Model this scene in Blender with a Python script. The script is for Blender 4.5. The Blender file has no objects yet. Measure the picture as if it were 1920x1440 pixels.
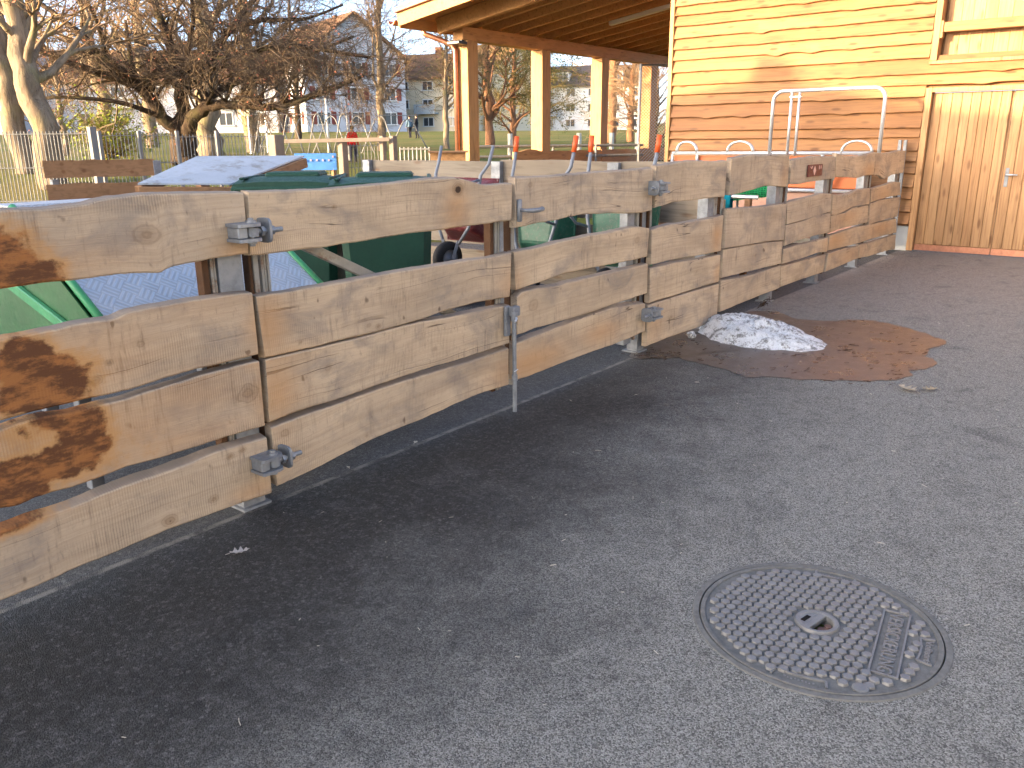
import bpy, bmesh, math, random
import numpy as np
from mathutils import Vector, Matrix, noise

# ------------------------------------------------------------------ camera, sky, sun, exposure
# X runs along the plank fence, Y runs along the barn wall, Z is up; the viewer stands at the origin.
scene = bpy.context.scene
EYE = Vector((0, 0, 1.55))
RIGHT = Vector((0.6195, -0.7850, 0)); AHEAD = Vector((0.7850, 0.6195, 0))
cam_data = bpy.data.cameras.new('camera'); cam = bpy.data.objects.new('camera', cam_data)
scene.collection.objects.link(cam); scene.camera = cam
cam_data.sensor_fit = 'HORIZONTAL'; cam_data.sensor_width = 36.0; cam_data.lens = 1547.585 / 1920 * 36
cam_data.clip_start = 0.05; cam_data.clip_end = 3000
_p, _r = math.radians(16.51684), math.radians(-0.45494)
_up = AHEAD * math.sin(_p) + Vector((0, 0, math.cos(_p))); _fw = AHEAD * math.cos(_p) - Vector((0, 0, math.sin(_p)))
_cr = RIGHT * math.cos(_r) + _up * math.sin(_r); _cu = _up * math.cos(_r) - RIGHT * math.sin(_r)
cam.matrix_world = Matrix(((_cr.x, _cu.x, -_fw.x, EYE.x), (_cr.y, _cu.y, -_fw.y, EYE.y), (_cr.z, _cu.z, -_fw.z, EYE.z), (0, 0, 0, 1)))

SUN_AZ, SUN_EL = math.radians(152), math.radians(11)       # azimuth from +X, anticlockwise: low evening sun behind and left
TO_SUN = Vector((math.cos(SUN_AZ) * math.cos(SUN_EL), math.sin(SUN_AZ) * math.cos(SUN_EL), math.sin(SUN_EL)))
world = bpy.data.worlds.new('World'); scene.world = world; world.use_nodes = True
_wn = world.node_tree.nodes; _sky = _wn.new('ShaderNodeTexSky'); _sky.sky_type = 'NISHITA'; _sky.sun_disc = False
_sky.sun_elevation = SUN_EL; _sky.sun_rotation = math.pi / 2 - SUN_AZ
_sky.air_density = 0.40; _sky.dust_density = 2.0; _sky.ozone_density = 0.9
_tint = _wn.new('ShaderNodeMix'); _tint.data_type = 'RGBA'; _tint.blend_type = 'MULTIPLY'; _tint.inputs[0].default_value = 1.0
_tint.inputs[7].default_value = (1.05, 1.0, 0.91, 1)        # the camera's white balance for open shade, over the whole sky alike
world.node_tree.links.new(_sky.outputs[0], _tint.inputs[6]); world.node_tree.links.new(_tint.outputs[2], _wn['Background'].inputs[0]); _wn['Background'].inputs[1].default_value = 0.15
sun_data = bpy.data.lights.new('sun', 'SUN'); sun_data.energy = 2.5; sun_data.angle = math.radians(0.35); sun_data.color = (1.0, 0.69, 0.37)
sun = bpy.data.objects.new('sun', sun_data); scene.collection.objects.link(sun)
sun.rotation_euler = (-TO_SUN).to_track_quat('-Z', 'Y').to_euler(); sun.location = (0, 0, 30)
scene.view_settings.view_transform = 'Standard'; scene.view_settings.look = 'None'
scene.view_settings.gamma = 1.0; scene.view_settings.use_curve_mapping = False
scene.view_settings.exposure = 2.95
scene.render.engine = 'CYCLES'; scene.cycles.use_denoising = True
scene.cycles.max_bounces = 6; scene.cycles.diffuse_bounces = 3; scene.cycles.glossy_bounces = 3
scene.cycles.use_adaptive_sampling = True; scene.cycles.adaptive_threshold = 0.02

# ------------------------------------------------------------------ helpers
rng = random.Random(7)
def lerp(a, b, t): return a + (b - a) * t
def far(k, d, z=0.0):
    """A point d metres ahead of the viewer and k*d metres to the right."""
    p = AHEAD * d + RIGHT * (k * d); return Vector((p.x, p.y, z))
def terrain(x, y):
    d = x * AHEAD.x + y * AHEAD.y
    def ss(a, b):
        t = min(1, max(0, (d - a) / (b - a))); return t * t * (3 - 2 * t)
    return -0.03 + 1.0 * ss(12.5, 20) + 0.35 * ss(20, 42) + 1.25 * ss(40, 105) + 6 * ss(150, 420)

class MB:
    def __init__(s): s.v = []; s.f = []
    def add(s, vs, fs):
        n = len(s.v); s.v += [tuple(v) for v in vs]; s.f += [tuple(i + n for i in f) for f in fs]; return s
    def box(s, x0, x1, y0, y1, z0, z1, c=0.0, M=None):
        if c <= 0:
            vs = [Vector((x, y, z)) for x in (x0, x1) for y in (y0, y1) for z in (z0, z1)]
            fs = [(0, 1, 3, 2), (4, 6, 7, 5), (0, 4, 5, 1), (2, 3, 7, 6), (0, 2, 6, 4), (1, 5, 7, 3)]
        else:
            X, Y, Z = (x0, x1), (y0, y1), (z0, z1); vs = []; idx = {}
            for i in (0, 1):
                for j in (0, 1):
                    for k in (0, 1):
                        for a in range(3):
                            p = [X[i], Y[j], Z[k]]
                            for b in range(3):
                                if b != a: p[b] += c * (1 if (i, j, k)[b] == 0 else -1)
                            idx[(i, j, k, a)] = len(vs); vs.append(Vector(p))
            fs = []
            for i in (0, 1):
                q = [idx[(i, j, k, 0)] for j, k in ((0, 0), (0, 1), (1, 1), (1, 0))]; fs.append(q if i == 0 else q[::-1])
                q = [idx[(j, i, k, 1)] for j, k in ((0, 0), (0, 1), (1, 1), (1, 0))]; fs.append(q[::-1] if i == 0 else q)
                q = [idx[(j, k, i, 2)] for j, k in ((0, 0), (0, 1), (1, 1), (1, 0))]; fs.append(q if i == 0 else q[::-1])
            for i in (0, 1):
                for j in (0, 1):
                    fs.append((idx[(0, i, j, 1)], idx[(1, i, j, 1)], idx[(1, i, j, 2)], idx[(0, i, j, 2)]))
                    fs.append((idx[(i, 0, j, 0)], idx[(i, 1, j, 0)], idx[(i, 1, j, 2)], idx[(i, 0, j, 2)]))
                    fs.append((idx[(i, j, 0, 0)], idx[(i, j, 1, 0)], idx[(i, j, 1, 1)], idx[(i, j, 0, 1)]))
                    for k in (0, 1): fs.append((idx[(i, j, k, 0)], idx[(i, j, k, 1)], idx[(i, j, k, 2)]))
        if M is not None: vs = [M @ v for v in vs]
        return s.add(vs, fs)
    def bar(s, a, b, w, h, up=(0, 0, 1), c=0.0):
        a, b = Vector(a), Vector(b); d = b - a; L = d.length; d.normalize(); u = Vector(up)
        r = d.cross(u)
        if r.length < 1e-4: r = d.cross(Vector((1, 0, 0)))
        r.normalize(); u = r.cross(d)
        M = Matrix(((d.x, r.x, u.x, a.x), (d.y, r.y, u.y, a.y), (d.z, r.z, u.z, a.z), (0, 0, 0, 1)))
        return s.box(0, L, -w / 2, w / 2, -h / 2, h / 2, c, M)
    def tube(s, path, r, n=8, closed=False):
        path = [Vector(p) for p in path]; m = len(path); rs = r if isinstance(r, (list, tuple)) else [r] * m
        t0 = (path[1] - path[0]).normalized(); u = t0.orthogonal().normalized(); vs = []
        for i in range(m):
            if closed: t = (path[(i + 1) % m] - path[i - 1]).normalized()
            else: t = (path[min(i + 1, m - 1)] - path[max(i - 1, 0)]).normalized()
            u = (u - t * u.dot(t)).normalized(); w = t.cross(u)
            for j in range(n):
                a = 2 * math.pi * j / n; vs.append(path[i] + (u * math.cos(a) + w * math.sin(a)) * rs[i])
        fs = []
        for i in range(m if closed else m - 1):
            for j in range(n):
                a, b = i * n + j, i * n + (j + 1) % n; k = ((i + 1) % m) * n
                fs.append((a, b, k + (j + 1) % n, k + j))
        if not closed: fs += [tuple(range(n))[::-1], tuple(range((m - 1) * n, m * n))]
        return s.add(vs, fs)
    def disc(s, c, r, h, n=24, axis=2, r2=None):
        """A cylinder of radius r from c up by h along an axis."""
        r2 = r if r2 is None else r2; vs = []
        for k, (rr, hh) in enumerate(((r, 0), (r2, h))):
            for j in range(n):
                a = 2 * math.pi * j / n; p = [rr * math.cos(a), rr * math.sin(a)]; p.insert(axis, hh)
                vs.append(Vector(c) + Vector(p))
        return s.add(vs, [(j, (j + 1) % n, n + (j + 1) % n, n + j) for j in range(n)] + [tuple(range(n))[::-1], tuple(range(n, 2 * n))])
    def lathe(s, prof, c=(0, 0, 0), n=32, axis=2):
        vs = []
        for rr, hh in prof:
            for j in range(n):
                a = 2 * math.pi * j / n; p = [rr * math.cos(a), rr * math.sin(a)]; p.insert(axis, hh); vs.append(Vector(c) + Vector(p))
        return s.add(vs, [(i * n + j, i * n + (j + 1) % n, (i + 1) * n + (j + 1) % n, (i + 1) * n + j) for i in range(len(prof) - 1) for j in range(n)])
    def prism(s, poly, a, b, fn):
        """Extrude a 2D outline between offsets a and b; fn(u, v, w) gives the 3D point."""
        n = len(poly)
        vs = [fn(u, v, a) for u, v in poly] + [fn(u, v, b) for u, v in poly]
        return s.add(vs, [tuple(range(n))[::-1], tuple(range(n, 2 * n))] + [(i, (i + 1) % n, n + (i + 1) % n, n + i) for i in range(n)])
    def mesh(s, name):
        m = bpy.data.meshes.new(name); m.from_pydata(s.v, [], s.f); m.update()
        bm = bmesh.new(); bm.from_mesh(m); bmesh.ops.recalc_face_normals(bm, faces=bm.faces); bm.to_mesh(m); bm.free()
        return m

COL = scene.collection
def link(name, mesh, mat, parent=None, loc=(0, 0, 0), rot=None, smooth=False):
    o = bpy.data.objects.new(name, mesh); COL.objects.link(o)
    if mesh is not None and mat is not None and not mesh.materials: mesh.materials.append(mat)
    if smooth and mesh is not None:
        mesh.polygons.foreach_set('use_smooth', [True] * len(mesh.polygons))
    o.parent = parent; o.location = loc
    if rot is not None: o.rotation_euler = rot
    return o
def make(name, mb, mat, parent=None, smooth=False, centre=True, loc=None):
    """One mesh object; its origin is moved to the middle of its vertices so that its grain is its own."""
    off = Vector((0, 0, 0))
    if centre and mb.v:
        a = np.array(mb.v); off = Vector(((a.min(0) + a.max(0)) / 2).tolist()); mb.v = [tuple(Vector(v) - off) for v in mb.v]
    o = link(name, mb.mesh(name), mat, parent, off + Vector(loc or (0, 0, 0)), None, smooth)
    if parent is not None and parent.get('_abs') is not None: o.location = o.location - Vector(parent['_abs'])
    return o
def tag(o, label, cat, group=None, kind=None):
    o['label'] = label; o['category'] = cat
    if group: o['group'] = group
    if kind: o['kind'] = kind
    return o
def thing(name, label, cat, loc=(0, 0, 0), rotz=0.0, group=None, absolute=False):
    """An Empty at the thing's base. absolute: its parts are given in scene coordinates."""
    o = bpy.data.objects.new(name, None); COL.objects.link(o); o.location = loc; o.rotation_euler = (0, 0, rotz)
    o.empty_display_size = 0.2
    if absolute: o['_abs'] = list(loc)
    return tag(o, label, cat, group)
def struct(o): o['kind'] = 'structure'; return o
def stuff(o): o['kind'] = 'stuff'; return o
def copy_tree(o, parent=None):
    c = o.copy(); COL.objects.link(c); c.parent = parent
    for ch in list(o.children): copy_tree(ch, c)
    return c
def flat(o):
    if o.data: o.data.polygons.foreach_set('use_smooth', [False] * len(o.data.polygons))
    return o

# ------------------------------------------------------------------ materials
class G:
    """A small node-graph writer."""
    def __init__(s, name, rough=0.7, spec=0.5):
        s.m = bpy.data.materials.new(name); s.m.use_nodes = True; s.t = s.m.node_tree
        s.b = s.t.nodes['Principled BSDF']; s.b.inputs['Roughness'].default_value = rough
        s.b.inputs['Specular IOR Level'].default_value = spec
    def put(s, sock, v):
        if hasattr(v, 'node'): s.t.links.new(v, sock)
        else:
            if isinstance(v, (tuple, list)) and len(v) == 3 and sock.type == 'RGBA': v = (*v, 1)
            sock.default_value = v
    def n(s, typ, ins=None, out=0, **kw):
        nd = s.t.nodes.new('ShaderNode' + typ)
        for k, v in kw.items(): setattr(nd, k, v)
        for k, v in (ins or {}).items(): s.put(nd.inputs[k], v)
        return nd.outputs[out]
    def set(s, **kw):
        for k, v in kw.items(): s.put(s.b.inputs[k.replace('_', ' ')], v)
        return s.m
    def obj(s): return s.n('TexCoord', out=3)
    def pos(s): return s.n('NewGeometry', out=0)
    def rand(s): return s.n('ObjectInfo', out=5)
    def attr(s, name, out=0): return s.n('Attribute', out=out, attribute_name=name)
    def math(s, op, a, b=0.0, c=None, clamp=False):
        nd = s.t.nodes.new('ShaderNodeMath'); nd.operation = op; nd.use_clamp = clamp
        s.put(nd.inputs[0], a); s.put(nd.inputs[1], b)
        if c is not None: s.put(nd.inputs[2], c)
        return nd.outputs[0]
    def vm(s, op, a, b=(0, 0, 0), out=0):
        nd = s.t.nodes.new('ShaderNodeVectorMath'); nd.operation = op; s.put(nd.inputs[0], a)
        if op == 'SCALE': s.put(nd.inputs[3], b)
        else: s.put(nd.inputs[1], b)
        return nd.outputs[out]
    def xyz(s, v): nd = s.t.nodes.new('ShaderNodeSeparateXYZ'); s.put(nd.inputs[0], v); return nd.outputs
    def noise(s, vec, scale=5, detail=3, rough=0.5, dist=0.0, out=0):
        return s.n('TexNoise', {'Vector': vec, 'Scale': scale, 'Detail': detail, 'Roughness': rough, 'Distortion': dist}, out)
    def voro(s, vec, scale=5, out=0, feature='F1', rnd=1.0):
        return s.n('TexVoronoi', {'Vector': vec, 'Scale': scale, 'Randomness': rnd}, out, feature=feature)
    def mr(s, v, a, b, c=0.0, d=1.0, smooth=True):
        return s.n('MapRange', {0: v, 1: a, 2: b, 3: c, 4: d}, interpolation_type='SMOOTHSTEP' if smooth else 'LINEAR')
    def mix(s, f, a, b, blend='MIX'):
        nd = s.t.nodes.new('ShaderNodeMix'); nd.data_type = 'RGBA'; nd.blend_type = blend
        s.put(nd.inputs[0], f); s.put(nd.inputs[6], a); s.put(nd.inputs[7], b); return nd.outputs[2]
    def ramp(s, f, stops):
        nd = s.t.nodes.new('ShaderNodeValToRGB'); s.put(nd.inputs[0], f); e = nd.color_ramp.elements
        while len(e) < len(stops): e.new(0.5)
        for k, (p, c) in enumerate(stops): e[k].position = p; e[k].color = (*c, 1)
        return nd.outputs[0]
    def bump(s, h, strength=0.3, dist=0.01, normal=None):
        ins = {'Height': h, 'Strength': strength, 'Distance': dist}
        if normal is not None: ins['Normal'] = normal
        return s.n('Bump', ins)

def mat_oak():
    """Sawn oak, weathered grey-tan: grain along gc.x, deflected round knots; stain, knot and tint fields per plank."""
    g = G('sawn_oak', 0.78, 0.25)
    gc = g.attr('gc', 1); fld = g.xyz(g.attr('fld', 1)); r = g.rand()
    off = g.n('CombineXYZ', {0: g.math('MULTIPLY', r, 31.0), 1: g.math('MULTIPLY', r, 17.0), 2: g.math('MULTIPLY', r, 23.0)})
    p = g.vm('ADD', gc, off)
    tone = g.noise(g.vm('MULTIPLY', p, (1.6, 1, 5.0)), 1.0, 4, 0.55, 0.3)
    grain = g.noise(g.vm('MULTIPLY', p, (1.6, 6, 75)), 1.0, 5, 0.6, 0.45)
    fine = g.noise(g.vm('MULTIPLY', p, (9, 9, 260)), 1.0, 3, 0.6)
    speck = g.noise(g.vm('MULTIPLY', p, (120, 60, 300)), 1.0, 2, 0.7)
    base = g.ramp(tone, [(0.28, (0.375, 0.285, 0.188)), (0.5, (0.535, 0.405, 0.262)), (0.72, (0.630, 0.482, 0.314))])
    base = g.mix(g.mr(r, 0, 1, 0.12, 0.52, False), base, (0.375, 0.305, 0.232))
    base = g.mix(g.mr(grain, 0.40, 0.70, 0.0, 0.34), base, (0.270, 0.190, 0.120))
    base = g.mix(g.mr(fine, 0.45, 0.75, 0.0, 0.30), base, (0.560, 0.430, 0.290))
    base = g.mix(g.mr(speck, 0.60, 0.80, 0.0, 0.45), base, (0.16, 0.11, 0.07))
    # weathered grey patches and vertical drips
    grey = g.noise(g.vm('MULTIPLY', p, (3.2, 2, 5.5)), 1.0, 6, 0.65, 0.5)
    base = g.mix(g.mr(grey, 0.46, 0.70, 0.0, 0.72), base, (0.232, 0.198, 0.165))
    drip = g.noise(g.vm('MULTIPLY', p, (34, 2, 3.0)), 1.0, 5, 0.72, 0.15)
    dripm = g.mr(g.noise(g.vm('MULTIPLY', p, (3.0, 2, 4.0)), 1.0, 4, 0.6), 0.40, 0.66)
    base = g.mix(g.math('MULTIPLY', g.mr(drip, 0.50, 0.74, 0.0, 0.85), dripm), base, (0.140, 0.108, 0.082))
    scuff = g.noise(g.vm('MULTIPLY', p, (70, 4, 22)), 1.0, 3, 0.7)
    base = g.mix(g.mr(scuff, 0.56, 0.76, 0.0, 0.50), base, (0.190, 0.150, 0.115))
    # saw marks across the board
    px = g.xyz(p)
    sawd = g.noise(g.vm('MULTIPLY', p, (4, 4, 3)), 1.0, 2)
    saw = g.math('SINE', g.math('MULTIPLY', g.math('ADD', px[0], g.math('MULTIPLY', sawd, 0.02)), 2 * math.pi / 0.0105))
    sawm = g.mr(g.noise(g.vm('MULTIPLY', p, (2.6, 2, 5.0)), 1.0, 3), 0.45, 0.68)
    saw2 = g.math('MULTIPLY', saw, sawm)
    base = g.mix(g.mr(saw2, 0.0, 1.0, 0.0, 0.46), base, (0.180, 0.130, 0.088))
    # hairline cracks along the grain
    ck = g.noise(g.vm('MULTIPLY', p, (0.30, 3, 11)), 1.0, 2, 0.4, 0.0)
    ckm = g.mr(g.noise(g.vm('MULTIPLY', p, (2.5, 1, 5)), 1.0, 2), 0.48, 0.60)
    crack = g.math('MULTIPLY', g.mr(g.math('ABSOLUTE', g.math('SUBTRACT', ck, 0.5)), 0.0016, 0.0048, 1.0, 0.0), ckm)
    base = g.mix(g.math('MULTIPLY', crack, 0.75), base, (0.055, 0.035, 0.022))
    # dark flecks, nail marks and mould dots
    fl = g.noise(g.vm('MULTIPLY', p, (16, 9, 10)), 1.0, 2, 0.5)
    base = g.mix(g.mr(fl, 0.70, 0.78, 0.0, 0.75), base, (0.080, 0.050, 0.030))
    # tint: fresh orange wood at sheltered ends
    base = g.mix(g.math('MULTIPLY', g.math('MAXIMUM', fld[2], 0.0), g.mr(tone, 0.25, 0.75, 0.6, 1.0)), base, (0.470, 0.245, 0.090))
    base = g.mix(g.mr(fld[2], -0.15, -0.75, 0.0, 0.85), base, g.mix(g.mr(grain, 0.4, 0.65), (0.165, 0.135, 0.110), (0.260, 0.205, 0.155)))
    # knots: field is 1 at the heart, 0 outside
    kn = fld[1]
    ring = g.math('SINE', g.math('MULTIPLY', g.math('ADD', kn, g.math('MULTIPLY', g.noise(p, 40, 2), 0.12)), 30.0))
    base = g.mix(g.mr(kn, 0.15, 0.85, 0.0, 0.60), base, (0.200, 0.120, 0.060))
    base = g.mix(g.math('MULTIPLY', g.mr(kn, 0.10, 0.45), g.mr(ring, 0.0, 1.0, 0.0, 0.22)), base, (0.100, 0.060, 0.032))
    base = g.mix(g.mr(kn, 0.80, 0.92, 0.0, 0.92), base, (0.030, 0.016, 0.010))
    # stain: soaked brown blot with a ragged outline and an orange halo
    sn = g.math('ADD', fld[0], g.math('MULTIPLY', g.math('SUBTRACT', g.noise(g.vm('MULTIPLY', p, (14, 8, 17)), 1.0, 6, 0.62), 0.5), 0.85))
    base = g.mix(g.mr(sn, 0.10, 0.52, 0.0, 0.72), base, (0.460, 0.235, 0.075))
    inner = g.mix(g.mr(g.noise(g.vm('MULTIPLY', p, (9, 5, 22)), 1.0, 5, 0.7), 0.42, 0.62), (0.078, 0.028, 0.012), (0.290, 0.115, 0.034))
    base = g.mix(g.mr(sn, 0.44, 0.62, 0.0, 0.92), base, inner)
    h = g.math('ADD', g.math('MULTIPLY', saw2, 0.25), g.math('MULTIPLY', grain, 0.9))
    h = g.math('SUBTRACT', g.math('ADD', h, g.math('MULTIPLY', fine, 0.5)), g.math('MULTIPLY', crack, 1.2))
    return g.set(Base_Color=base, Normal=g.bump(h, 0.45, 0.004))

def mat_larch(name, c1, c2, c3, scale=(1.6, 30, 30), rough=0.6, knots=1.0, gloss=0.35):
    """Fresh sawn softwood; the long axis of each board is the one with the small scale."""
    g = G(name, rough, gloss); r = g.rand(); o = g.obj()
    off = g.n('CombineXYZ', {0: g.math('MULTIPLY', r, 41.0), 1: g.math('MULTIPLY', r, 13.0), 2: g.math('MULTIPLY', r, 29.0)})
    p = g.vm('ADD', o, off); q = g.vm('MULTIPLY', p, scale)
    tone = g.noise(g.vm('MULTIPLY', p, tuple(max(0.8, s * 0.12) for s in scale)), 1.0, 3)
    grain = g.noise(q, 1.0, 5, 0.55, 1.2)
    base = g.mix(g.mr(tone, 0.3, 0.7), c1, c2)
    base = g.mix(g.mr(r, 0, 1, 0.0, 0.75, False), base, c3)
    base = g.mix(g.mr(grain, 0.42, 0.70, 0.0, 0.55), base, tuple(v * 0.62 for v in c2))
    ks = tuple(2.6 if s < 3 else 9.0 for s in scale)
    kv = g.voro(g.vm('MULTIPLY', p, ks), 1.0); km = g.mr(kv, 0.08, 0.25, 0.9 * knots, 0.0)
    base = g.mix(km, base, (0.120, 0.048, 0.016))
    return g.set(Base_Color=base, Normal=g.bump(g.math('ADD', grain, g.math('MULTIPLY', tone, 0.6)), 0.3, 0.003))

def mat_asphalt():
    """Worn asphalt: pale chippings in dark binder, a dark zone along the fence, paler and warmer towards the barn."""
    g = G('asphalt', 0.8, 0.3); p = g.pos(); c = g.xyz(p)
    st = g.voro(p, 240); stc = g.xyz(g.n('TexVoronoi', {'Vector': p, 'Scale': 240}, 1))
    st2 = g.xyz(g.n('TexVoronoi', {'Vector': p, 'Scale': 95}, 1)); fine = g.noise(p, 420, 3, 0.7); mid = g.noise(p, 26, 5, 0.65)
    big = g.noise(p, 1.15, 5, 0.6, 0.3); mid2 = g.noise(p, 5.5, 6, 0.68)
    stone = g.mr(stc[0], 0.1, 1.0, 0.42, 1.65, False)
    speck = g.math('MULTIPLY', g.mr(st2[1], 0.86, 0.97), g.mr(st, 0.0, 0.5, 1.0, 0.2))
    dry = (0.197, 0.194, 0.176); darker = (0.025, 0.0248, 0.0228)  # two asphalt tones; the second fills the dark zone along the fence
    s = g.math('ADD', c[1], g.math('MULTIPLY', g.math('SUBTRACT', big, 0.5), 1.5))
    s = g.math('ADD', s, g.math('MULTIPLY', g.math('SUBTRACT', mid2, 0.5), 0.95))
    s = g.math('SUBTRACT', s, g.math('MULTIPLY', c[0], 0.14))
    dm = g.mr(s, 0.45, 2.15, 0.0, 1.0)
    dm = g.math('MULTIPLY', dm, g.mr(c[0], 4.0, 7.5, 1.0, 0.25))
    base = g.mix(dm, dry, darker)
    base = g.mix(g.mr(c[0], 4.5, 9.5, 0.0, 0.85), base, (0.270, 0.236, 0.202))  # paler, warmer tone further along X, towards the barn
    blot = g.noise(p, 2.6, 6, 0.68, 0.6)
    base = g.mix(g.mr(blot, 0.53, 0.74, 0.0, 0.6), base, (0.075, 0.073, 0.070))
    dust = g.noise(g.vm('ADD', p, (7.3, 2.1, 0)), 1.9, 7, 0.70, 0.8)
    base = g.mix(g.math('MULTIPLY', g.mr(dust, 0.52, 0.72, 0.0, 0.6), g.mr(dm, 0.2, 1.0, 1.0, 0.25)), base, (0.226, 0.219, 0.198))
    yard = g.mr(c[1], 2.955, 2.965)
    base = g.mix(g.math('MULTIPLY', yard, 0.8), base, g.mix(g.mr(mid2, 0.3, 0.7), (0.048, 0.050, 0.052), (0.074, 0.075, 0.077)))
    base = g.mix(g.mr(mid, 0.42, 0.70, 0.0, 0.28), base, g.mix(0.5, base, (0.23, 0.23, 0.225)))
    base = g.mix(1.0, base, g.n('CombineXYZ', {0: stone, 1: stone, 2: stone}), 'MULTIPLY')
    base = g.mix(g.math('MULTIPLY', speck, 0.55), base, (0.36, 0.35, 0.335))
    mott = g.noise(p, 11, 6, 0.72)
    base = g.mix(g.mr(mott, 0.50, 0.70, 0.0, 0.42), base, g.mix(0.75, base, (0.02, 0.02, 0.02)))
    base = g.mix(g.mr(fine, 0.58, 0.72, 0.0, 0.55), base, (0.016, 0.016, 0.017))
    # the yard side of the joint was laid separately: finer and bluer; the joint itself is filled with pale grit
    dj = g.math('ABSOLUTE', g.math('SUBTRACT', g.math('ADD', c[1], g.math('MULTIPLY', g.math('SUBTRACT', mid, 0.5), 0.018)), 2.947))
    jm = g.math('MULTIPLY', g.mr(dj, 0.008, 0.022, 1.0, 0.0), g.mr(g.noise(p, 9, 4, 0.7), 0.36, 0.58, 0.12, 0.85))
    base = g.mix(jm, base, (0.200, 0.185, 0.160))
    h = g.math('ADD', g.math('MULTIPLY', st, -1.0), g.math('ADD', g.math('MULTIPLY', fine, 0.5), g.math('MULTIPLY', mid, 0.5)))
    return g.set(Base_Color=base, Roughness=g.mr(dm, 0, 1, 0.88, 0.62), Normal=g.bump(h, 0.75, 0.006))

def mat_wet():
    g = G('wet_asphalt', 0.3, 0.5); p = g.pos()
    stc = g.xyz(g.n('TexVoronoi', {'Vector': p, 'Scale': 150}, 1)); n = g.noise(p, 4.0, 5, 0.65); f = g.noise(p, 40, 4, 0.7)
    base = g.mix(g.mr(n, 0.35, 0.7), (0.080, 0.062, 0.052), (0.125, 0.092, 0.072))
    base = g.mix(g.mr(stc[0], 0, 1, 0.0, 0.4), base, (0.05, 0.04, 0.035))
    base = g.mix(g.mr(f, 0.60, 0.72, 0.0, 0.8), base, (0.030, 0.018, 0.012))
    h = g.math('ADD', g.voro(p, 150), g.math('MULTIPLY', f, 0.6))
    return g.set(Base_Color=base, Roughness=g.mr(n, 0.35, 0.65, 0.26, 0.42), Normal=g.bump(h, 0.25, 0.004))

def mat_metal(name, col=(0.42, 0.44, 0.46), rough=0.45, metal=0.85, var=0.3, scale=14):
    g = G(name, rough); p = g.vm('ADD', g.obj(), g.vm('SCALE', g.n('CombineXYZ', {0: 1.0, 1: 1.0, 2: 1.0}), g.math('MULTIPLY', g.rand(), 20.0)))
    n = g.noise(p, scale, 5, 0.65); v = g.voro(p, scale * 5)
    c = g.mix(g.mr(n, 0.3, 0.7, 0, var * 1.5), col, tuple(x * 0.55 for x in col))
    c = g.mix(g.mr(v, 0.0, 0.6, 0.0, var * 0.5), c, tuple(min(1, x * 1.35) for x in col))
    return g.set(Base_Color=c, Metallic=metal, Roughness=g.mr(n, 0.3, 0.7, rough * 0.8, min(1, rough * 1.35)), Normal=g.bump(n, 0.06, 0.01))

def mat_plain(name, col, rough=0.6, spec=0.4, var=0.25, scale=6, dirt=None, metal=0.0, bump=0.05):
    g = G(name, rough, spec); p = g.vm('ADD', g.obj(), g.vm('SCALE', g.n('CombineXYZ', {0: 1.0, 1: 1.0, 2: 1.0}), g.math('MULTIPLY', g.rand(), 20.0)))
    n = g.noise(p, scale, 5, 0.62); f = g.noise(p, scale * 9, 3, 0.6)
    c = g.mix(g.mr(n, 0.3, 0.72, 0, var * 2), col, tuple(x * 0.6 for x in col))
    if dirt: c = g.mix(g.mr(g.noise(p, scale * 2.3, 6, 0.7), 0.50, 0.70, 0.0, 0.8), c, dirt)
    return g.set(Base_Color=c, Metallic=metal, Roughness=g.mr(f, 0.3, 0.7, rough * 0.85, min(1, rough * 1.15)), Normal=g.bump(g.math('ADD', n, f), bump, 0.01))

def mat_tread():
    """Aluminium five-bar tread plate."""
    g = G('tread_plate', 0.32); p = g.obj(); n = g.noise(p, 7, 5, 0.6)
    c = g.xyz(g.vm('MULTIPLY', p, (12, 12, 12)))
    a = g.math('ADD', c[0], c[1]); b = g.math('SUBTRACT', c[0], c[1])
    fa = g.math('FRACT', a); fb = g.math('FRACT', b)
    par = g.math('MODULO', g.math('ADD', g.math('FLOOR', a), g.math('FLOOR', b)), 2.0)
    par = g.math('ABSOLUTE', par)
    u = g.math('ADD', g.math('MULTIPLY', par, fa), g.math('MULTIPLY', g.math('SUBTRACT', 1.0, par), fb))
    bars = g.math('ABSOLUTE', g.math('SINE', g.math('MULTIPLY', u, math.pi * 3)))
    h = g.mr(bars, 0.55, 0.9)
    col = g.mix(g.mr(n, 0.3, 0.7), (0.40, 0.405, 0.41), (0.50, 0.505, 0.51)); col = g.mix(g.math('MULTIPLY', h, 0.55), col, (0.62, 0.65, 0.69))
    return g.set(Base_Color=col, Metallic=0.75, Roughness=g.mr(n, 0.3, 0.7, 0.38, 0.55), Normal=g.bump(h, 0.6, 0.003))

def mat_cast():
    g = G('cast_iron', 0.55, 0.45); p = g.pos(); n = g.noise(p, 22, 5, 0.65); f = g.noise(p, 300, 3, 0.7)
    c = g.mix(g.mr(n, 0.35, 0.7), (0.168, 0.167, 0.162), (0.225, 0.223, 0.216)); c = g.mix(g.mr(f, 0.5, 0.75, 0, 0.4), c, (0.09, 0.088, 0.085))
    return g.set(Base_Color=c, Metallic=0.35, Roughness=g.mr(n, 0.3, 0.7, 0.42, 0.62), Normal=g.bump(f, 0.25, 0.002))

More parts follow.
